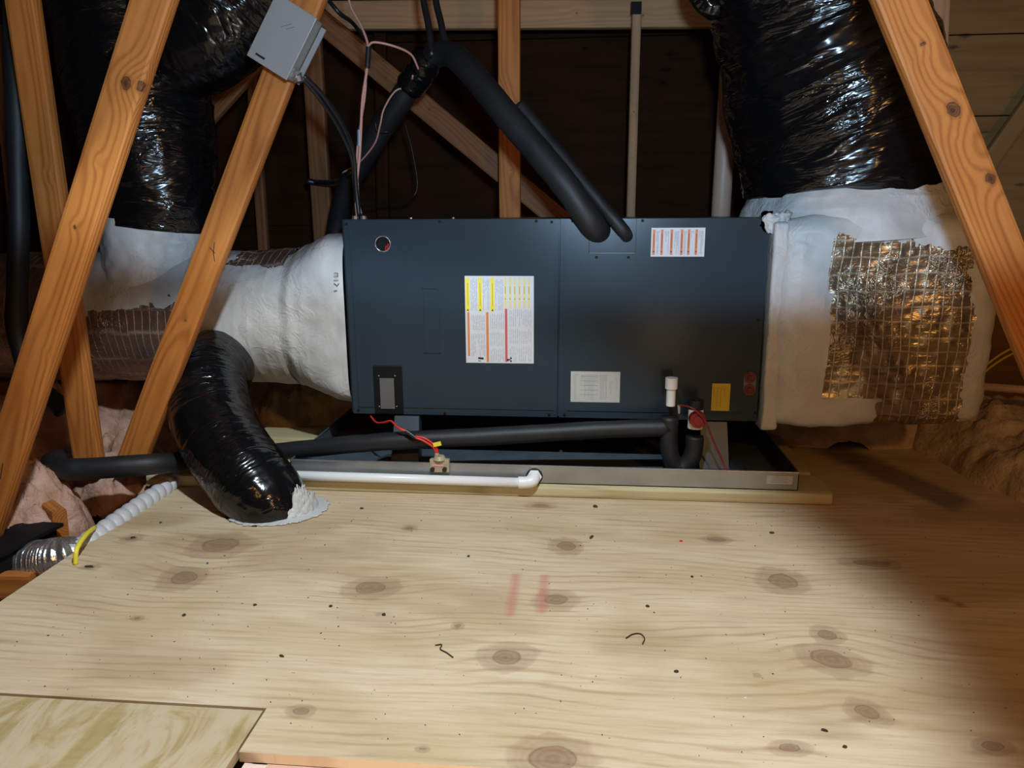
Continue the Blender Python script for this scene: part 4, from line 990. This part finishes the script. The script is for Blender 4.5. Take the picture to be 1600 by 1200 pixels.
# taper: right side shrinks a little, top sags
u_ = (V[:, 0]-xL)/(xR-xL)
wz = np.clip((V[:, 2]-.198)/(.822-.198), 0, 1); V[:, 2] += wz*(-.010*u_+.018*np.sin(u_*PI))+(1-wz)*.018*u_
V[:, 0] += -.045*np.clip((V[:, 2]-.55)/.3, 0, 1)**1.5*u_**3
V[:, 1] += .02*(1-np.clip(u_*9, 0, 1))*(V[:, 1] < .2)
off = .010*fbm(V*6, 3, 61)+.0025*ridge(V*np.array([12, 12, 34]), 62)
FX0 = at(1290, 500, -.055)[0]; FX1 = at(1522, 500, -.055)[0]; FZ1 = at(1300, 374, -.055)[2]; FZ2 = at(1500, 392, -.055)[2]; FZ0 = at(1300, 622, -.055)[2]; FZM = at(1290, 455, -.055)[2]
def pl_field(C):
    nz = .011*fbm(C*np.array([30, 0, 30]), 4, 66, .6); uu = (C[:, 0]-FX0)/(FX1-FX0)
    a = C[:, 0]-(FX0+nz*.25+.012*np.clip((FZM-C[:, 2])/.01, 0, 1))
    b_ = FX1+nz-.035*np.clip((C[:, 2]-.55)/.25, 0, 1)-C[:, 0]
    c_ = FZ1+(FZ2-FZ1)*np.clip(uu, 0, 1)**2+nz*1.3-C[:, 2]
    d_ = np.maximum(C[:, 2]-(FZ0+nz*.3), C[:, 0]-(FX0+.17+nz))
    return np.minimum(np.minimum(a, b_), np.minimum(c_, d_))
front = V[:, 1] < .03
Vs = snap(V, pl_field, .0058, (0, 2)); V = np.where(front[:, None], Vs, V)
C = V[F].mean(1); isf = (C[:, 1] < .03) & (pl_field(C) > 0)
Vf = V+N*(off+.003*ridge(V*np.array([30, 9, 55])+vn(V*5, 3)[:, None]*1.5, 70)*(V[:, 1] < .03))[:, None]; Vm = V+N*(off+.0015)[:, None]
UV = np.stack([V[:, 0], V[:, 2]], 1)
ple = thing('return_plenum', ((xL+xR)/2, .25, .198), 'white coated box plenum with a gold foil face at the right end of the cabinet', 'duct plenum')
ff = obj('foil_facing', keep(Vf, F, UV, isf), FOILW, ple); ff['label'] = 'crinkled gold foil face with woven scrim lines'
obj('mastic_coat', keep(Vm, F, UV, ~isf), MAST, ple)
# flange strip hugging the cabinet edge
V, F, N = rbox((CW+.001, -.038, .186), (CW+.046, .05, .812), .010, .005)
V[:, 0] += .006*vn(V*np.array([0, 0, 9])+3, 5)*(V[:, 0] > CW+.02)
V += N*(.004*fbm(V*16, 3, 81))[:, None]; V[:, 0] = np.maximum(V[:, 0], CW+.0008)
obj('flange_wrap', keep(V, F, np.stack([V[:, 0], V[:, 2]], 1), np.ones(len(F), bool)), MAST, ple)
# ragged mastic overlapping the cabinet corner
V, F, N = rbox((CW-.024, -.012, .788), (CW+.05, .1, .836), .005, .003)
V += N*(.008*fbm(V*55, 4, 91, .65))[:, None]; V[:, 2] += np.where(V[:, 2] < .8, .02*vn(V*np.array([45, 0, 0])+2, 6), 0); V[:, 1] = np.where(V[:, 0] < CW, np.minimum(V[:, 1], -.003), V[:, 1])
obj('mastic_flap', keep(V, F, np.stack([V[:, 0], V[:, 2]], 1), np.ones(len(F), bool)), MAST, ple)
# top collar
tcx = at(1322, 300, .26)[0]
def oval(pth, rad, ns, nr, disp, ky=.8):
    mb = tube(pth, rad, ns, nr, disp, cap=False, up=(0, 1, 0.01)); return mb
cl = tube([(tcx+.01, .27, .76), (tcx+.005, .27, .83), (tcx, .27, .885), (tcx-.005, .27, .93)], [.345, .335, .315, .295], 50, 160, lambda s, th, P, D: .010*fbm(P*8, 3, 101)+.003*ridge(P*np.array([10, 10, 30]), 8)-(.0)*s, cap=False)
kk = obj('top_collar', cl, MAST, ple); kk['label'] = 'white coated collar draped over the top of the plenum'
P_ = lambda x, y, Y=.27: at(x, y, Y)
rb = tube([(tcx-.003, .27, .885), (tcx-.004, .27, .93), P_(1312, 215), P_(1290, 130), P_(1272, 50), P_(1262, -20, .25), P_(1245, -120, .22), P_(1230, -200, .2)], [.285, .322, .325, .325, .305, .285, .28, .27], 260, 190, creased(.013, 9, 1.5, 111, .7, .02))
o = obj('flex_duct', rb, BLACK); tag(o, 'huge wrinkled glossy black plastic-wrapped duct rising from the right plenum', 'duct')
rb = tube([at(1085, -40, .2), at(1098, 0, .2), at(1120, 12, .2), at(1150, -10, .2)], [.03, .03, .03, .03], 30, 30, creased(.008, 20, 1.5, 121))
o = obj('plastic_flap', rb, BLACK); tag(o, 'loose black plastic flap at the top edge left of the big right duct', 'plastic scrap')

# ================================================================== LEFT BAY CONTENTS
def mound(name, c, rx, ry, h, seed, mat, label, n=60, z0=-.28, cat='insulation'):
    V = []; UV = []
    for i in range(n+1):
        for j in range(n+1):
            u = i/n*2-1; v = j/n*2-1
            V.append((c[0]+u*rx, c[1]+v*ry, 0)); UV.append((u*rx, v*ry))
    V = np.array(V); u = (V[:, 0]-c[0])/rx; v = (V[:, 1]-c[1])/ry
    rr = np.hypot(u, v)*(1+.10*fbm(np.stack([V[:, 0]*4, V[:, 1]*4, V[:, 0]*0+seed+9], 1), 3, seed+2)); prof = np.clip(1.05-rr**3, 0, 1)**.5
    nz = 1.6*fbm(np.stack([V[:, 0]*8, V[:, 1]*8, V[:, 0]*0+seed], 1), 5, seed, .55)
    V[:, 2] = z0+(h-z0)*prof*(1+.16*nz)
    F = [(i*(n+1)+j, (i+1)*(n+1)+j, (i+1)*(n+1)+j+1, i*(n+1)+j+1) for i in range(n) for j in range(n)]
    k = len(V); mb = MB(); mb.smooth = True; mb.add(V, F, UV)
    o = obj(name, mb, mat); return tag(o, label, cat)
mound('insulation_batt', (-.86, -.42), .21, .22, .03, 3, PINKF, 'pink fibreglass batt with a folded top beside the white spiral hose')
mound('insulation_batt', (-1.25, -.52), .20, .20, .03, 5, WHITEF, 'white fibreglass clump behind the foot of the widest leaning board')
mound('insulation_batt', (-1.35, .35), .65, .35, .17, 7, PINKF, 'pink fibreglass blanket beneath the foil trunk duct')
mound('insulation_batt', (-.45, .80), .55, .30, .14, 8, plain('dim', (0.2, .12, .07), .9) if False else TANF, 'tan fibreglass heap in the shade behind the drain pan, left side')
mound('insulation_batt', (-1.9, -.3), .5, .5, .0, 9, PINKF, 'pink fibreglass beyond the left picture edge')
mound('insulation_batt', (-.85, -1.10), .18, .14, -.06, 10, WHITEF, 'white fibreglass tuft in the bottom left corner')
mound('insulation_batt', (-.78, -.02), .20, .18, .05, 15, PINKF, 'pink fibreglass tuft behind the black condensate pipe')
mound('insulation_batt', (2.36, .30), .42, .55, .17, 11, TANF, 'tan fibreglass heap under the right end of the plenum', 80, -.05)
mound('insulation_batt', (2.62, -.25), .45, .42, .06, 12, TANF, 'flattened tan fibreglass along the right edge of the deck', 70, -.05)
mound('insulation_batt', (1.72, .60), .40, .20, .14, 13, TANF, 'shaded fibreglass ridge behind the plenum', 60, -.05)
# white spiral hose along the deck edge
h0 = fl(284, 744, .02); h1 = fl(112, 868, -.02)
def spiral(s, th, P, D):
    ph = (s/.034+th/(2*PI)) % 1.0; return .0065*(np.abs(np.sin(ph*PI))**.6)-.004
o = obj('spiral_hose', tube([h0, h0+(h1-h0)*.33, h0+(h1-h0)*.66, h1], [.020, .027, .029, .030], 260, 28, spiral), HOSE)
tag(o, 'white spiral-ribbed hose lying along the left edge of the plywood', 'hose')
def rings(s, th, P, D): return .004*np.sin(s*2*PI/.011)
s0 = h1; s1 = fl(58, 884, -.03)
o = obj('silver_flex_duct', tube([fl(122, 862, -.03), fl(95, 872, -.03), fl(40, 880, -.06)], [.040, .052, .056], 110, 40, lambda s, th, P, D: .003*np.sin(s*2*PI/.009)+.002*vn(P*40, 3)), SILVER)
tag(o, 'short crinkled silver flex duct leading into the black box', 'duct')
o = obj('yellow_strap', tube([fl(118, 882, .0), fl(120, 858, .035), fl(134, 836, .04), fl(148, 824, .02)], .006, 20, 8, squash=None), YELB); tag(o, 'yellow strap around the joint of hose and silver duct', 'strap')
o = obj('silver_flex_duct', tube([fl(50, 690, .0), fl(85, 684, .02), fl(140, 672, .06)], .045, 90, 36, rings), SILVER); tag(o, 'silver ribbed flex duct end behind the crossing leaning boards', 'duct')
c_r = fl(99, 817, .012); c_b = fl(-60, 808, .012); c_f = fl(-4, 868, .012); c_l = fl(-160, 868, .012)
bb = thing('duct_boot', (c_f[0], c_f[1], -.14), 'flat black sheet metal boot in the lower left corner', 'duct boot')
def quad(P4, z0, z1):
    V = [(p[0], p[1], z0) for p in P4]+[(p[0], p[1], z1) for p in P4]
    return MB().add(V, [(0, 3, 2, 1), (4, 5, 6, 7), (0, 1, 5, 4), (1, 2, 6, 5), (2, 3, 7, 6), (3, 0, 4, 7)])
Q = [c_l, c_f, c_r, c_b]; qc = sum(Q)/4
obj('lid', quad(Q, .002, .012), STEELD, bb)
obj('body', quad([qc+(q-qc)*.90 for q in Q], -.16, .002), STEELD, bb)
# ================================================================== RIGHT EDGE BITS
a = at(1560, 606, .35); b = at(1640, 612, .35)
o = obj('plastic_pipe', MB().cyl(a-(b-a)*.3, b+(b-a)*3, .014, n=18), PVCW, smooth=True); tag(o, 'pale plastic pipe emerging behind the plenum at the right edge', 'pipe')
for k, (dy, lb) in enumerate(((0, 'upper of two yellow cables behind the plenum right end'), (9, 'lower of two yellow cables behind the plenum right end'))):
    wire('yellow_cable', [at(1535, 575+dy, .5), at(1560, 556+dy, .5), at(1590, 540+dy, .5), at(1640, 520+dy, .5)], .004, YEL, lb, 'cable', 20)
# thin debris on the plywood ------------------------------------------------
DEB = [(207, 841, 8, 3, BARK), (565, 795, 5, 3, BARK), (930, 792, 7, 5, BARK), (1056, 1050, 7, 4, BARK), (1287, 1142, 12, 4, BARK), (1012, 948, 6, 3, BARK), (1081, 902, 4, 3, BARK), (288, 962, 6, 4, BARK), (398, 946, 6, 3, BARK), (440, 1026, 8, 3, BARK), (517, 948, 5, 3, BARK), (600, 961, 6, 4, BARK), (1320, 1168, 8, 4, BARK), (924, 840, 5, 7, BARK), (140, 886, 16, 3, BARK), (732, 870, 4, 3, BARK), (1205, 833, 8, 3, BARK)]
def chip(x, y, w, h, mat, label, name='wood_chip', grp='dark chips on the plywood'):
    w *= .62; h *= .62; c = fl(x, y); a_ = fl(x+w, y); b_ = fl(x, y-h); rg = random.Random(int(x*7+y)); n = 7; r = abs(a_[0]-c[0]); q = abs(b_[1]-c[1]); ang = rg.uniform(-.6, .6)
    pts = []
    for i in range(n):
        t_ = 2*PI*i/n; s_ = rg.uniform(.6, 1.15); u, v = r*s_*math.cos(t_), q*s_*math.sin(t_)*.7
        pts.append((c[0]+u*math.cos(ang)-v*math.sin(ang), c[1]+u*math.sin(ang)+v*math.cos(ang)))
    m = MB(); V = [(px, py, .0005) for px, py in pts]+[(c[0]+(px-c[0])*.8, c[1]+(py-c[1])*.8, .0035) for px, py in pts]
    m.add(V, [tuple(range(n, 2*n))]+[(i, (i+1) % n, (i+1) % n+n, i+n) for i in range(n)])
    o = obj(name, m, mat); return tag(o, label, 'debris', grp)
CL = ['left, behind the big left knots', 'just below the tan float switch', 'in front of the treated board, right of the elbow', 'near the front edge, right of centre', 'near the front edge, far right', 'right of the two red marks', 'behind and right of the two red marks',
      'left of centre, leftmost of three in a row', 'left of centre, middle of three in a row', 'left of centre near the front seam', 'left of centre, behind the small round knot', 'beside the small dark knot left of the red marks', 'at the front right, beside an oval knot', 'beside the knot behind the red marks', 'at the far left edge of the deck', 'midway between float switch and red marks', 'at the edge of the shade on the right']
for d_, w_ in zip(DEB, CL): chip(*d_, 'dark wood chip on the plywood '+w_)
chip(251, 817, 5, 2, BLUE, 'small blue plastic scrap on the plywood, further back of two', 'plastic_scrap', None); chip(324, 881, 4, 2.5, BLUE, 'small round blue plastic scrap on the plywood, nearer of two', 'plastic_scrap', None)
chip(1064, 846, 4, 2, REDW, 'tiny red scrap on the plywood right of centre', 'plastic_scrap', None); chip(1164, 1092, 4, 1.5, PVC, 'tiny white scrap on the plywood at right', 'plastic_scrap', None)
c = [fl(x, y, .0022) for x, y in ((680, 1008), (690, 1007), (688, 1014), (697, 1019), (708, 1027))]
o = obj('wood_splinter', tube(c, .0012, 30, 6), BARK); tag(o, 'thin bent dark splinter near the centre of the deck', 'debris')
c = [fl(x, y, .0022) for x, y in ((978, 997), (988, 991), (1000, 990), (1007, 997), (1004, 1006))]
o = obj('wood_splinter', tube(c, .0012, 30, 6), BARK); tag(o, 'thin curled dark fibre on the deck right of the red marks', 'debris')
# dust specks nobody could count
rg = random.Random(3); m = MB()
for i in range(420):
    x = rg.uniform(-.45, 2.1); y = rg.uniform(-1.28, -.2)
    if math.hypot(x-DC[0], y-DC[1]) < .17 or (x < SEAM_X+.01 and y < SEAM_Y+.01): continue
    s_ = rg.uniform(.0005, .0014); a_ = rg.uniform(0, PI); m.obox((x, y, .0008+s_*.4), (math.cos(a_), math.sin(a_), 0), (-math.sin(a_), math.cos(a_), 0), (0, 0, 1), (s_*rg.uniform(1, 3), s_, s_*.8))
o = obj('sawdust', m, BARK); tag(o, 'scattered dark sawdust specks across the plywood deck', 'debris'); o['kind'] = 'stuff'
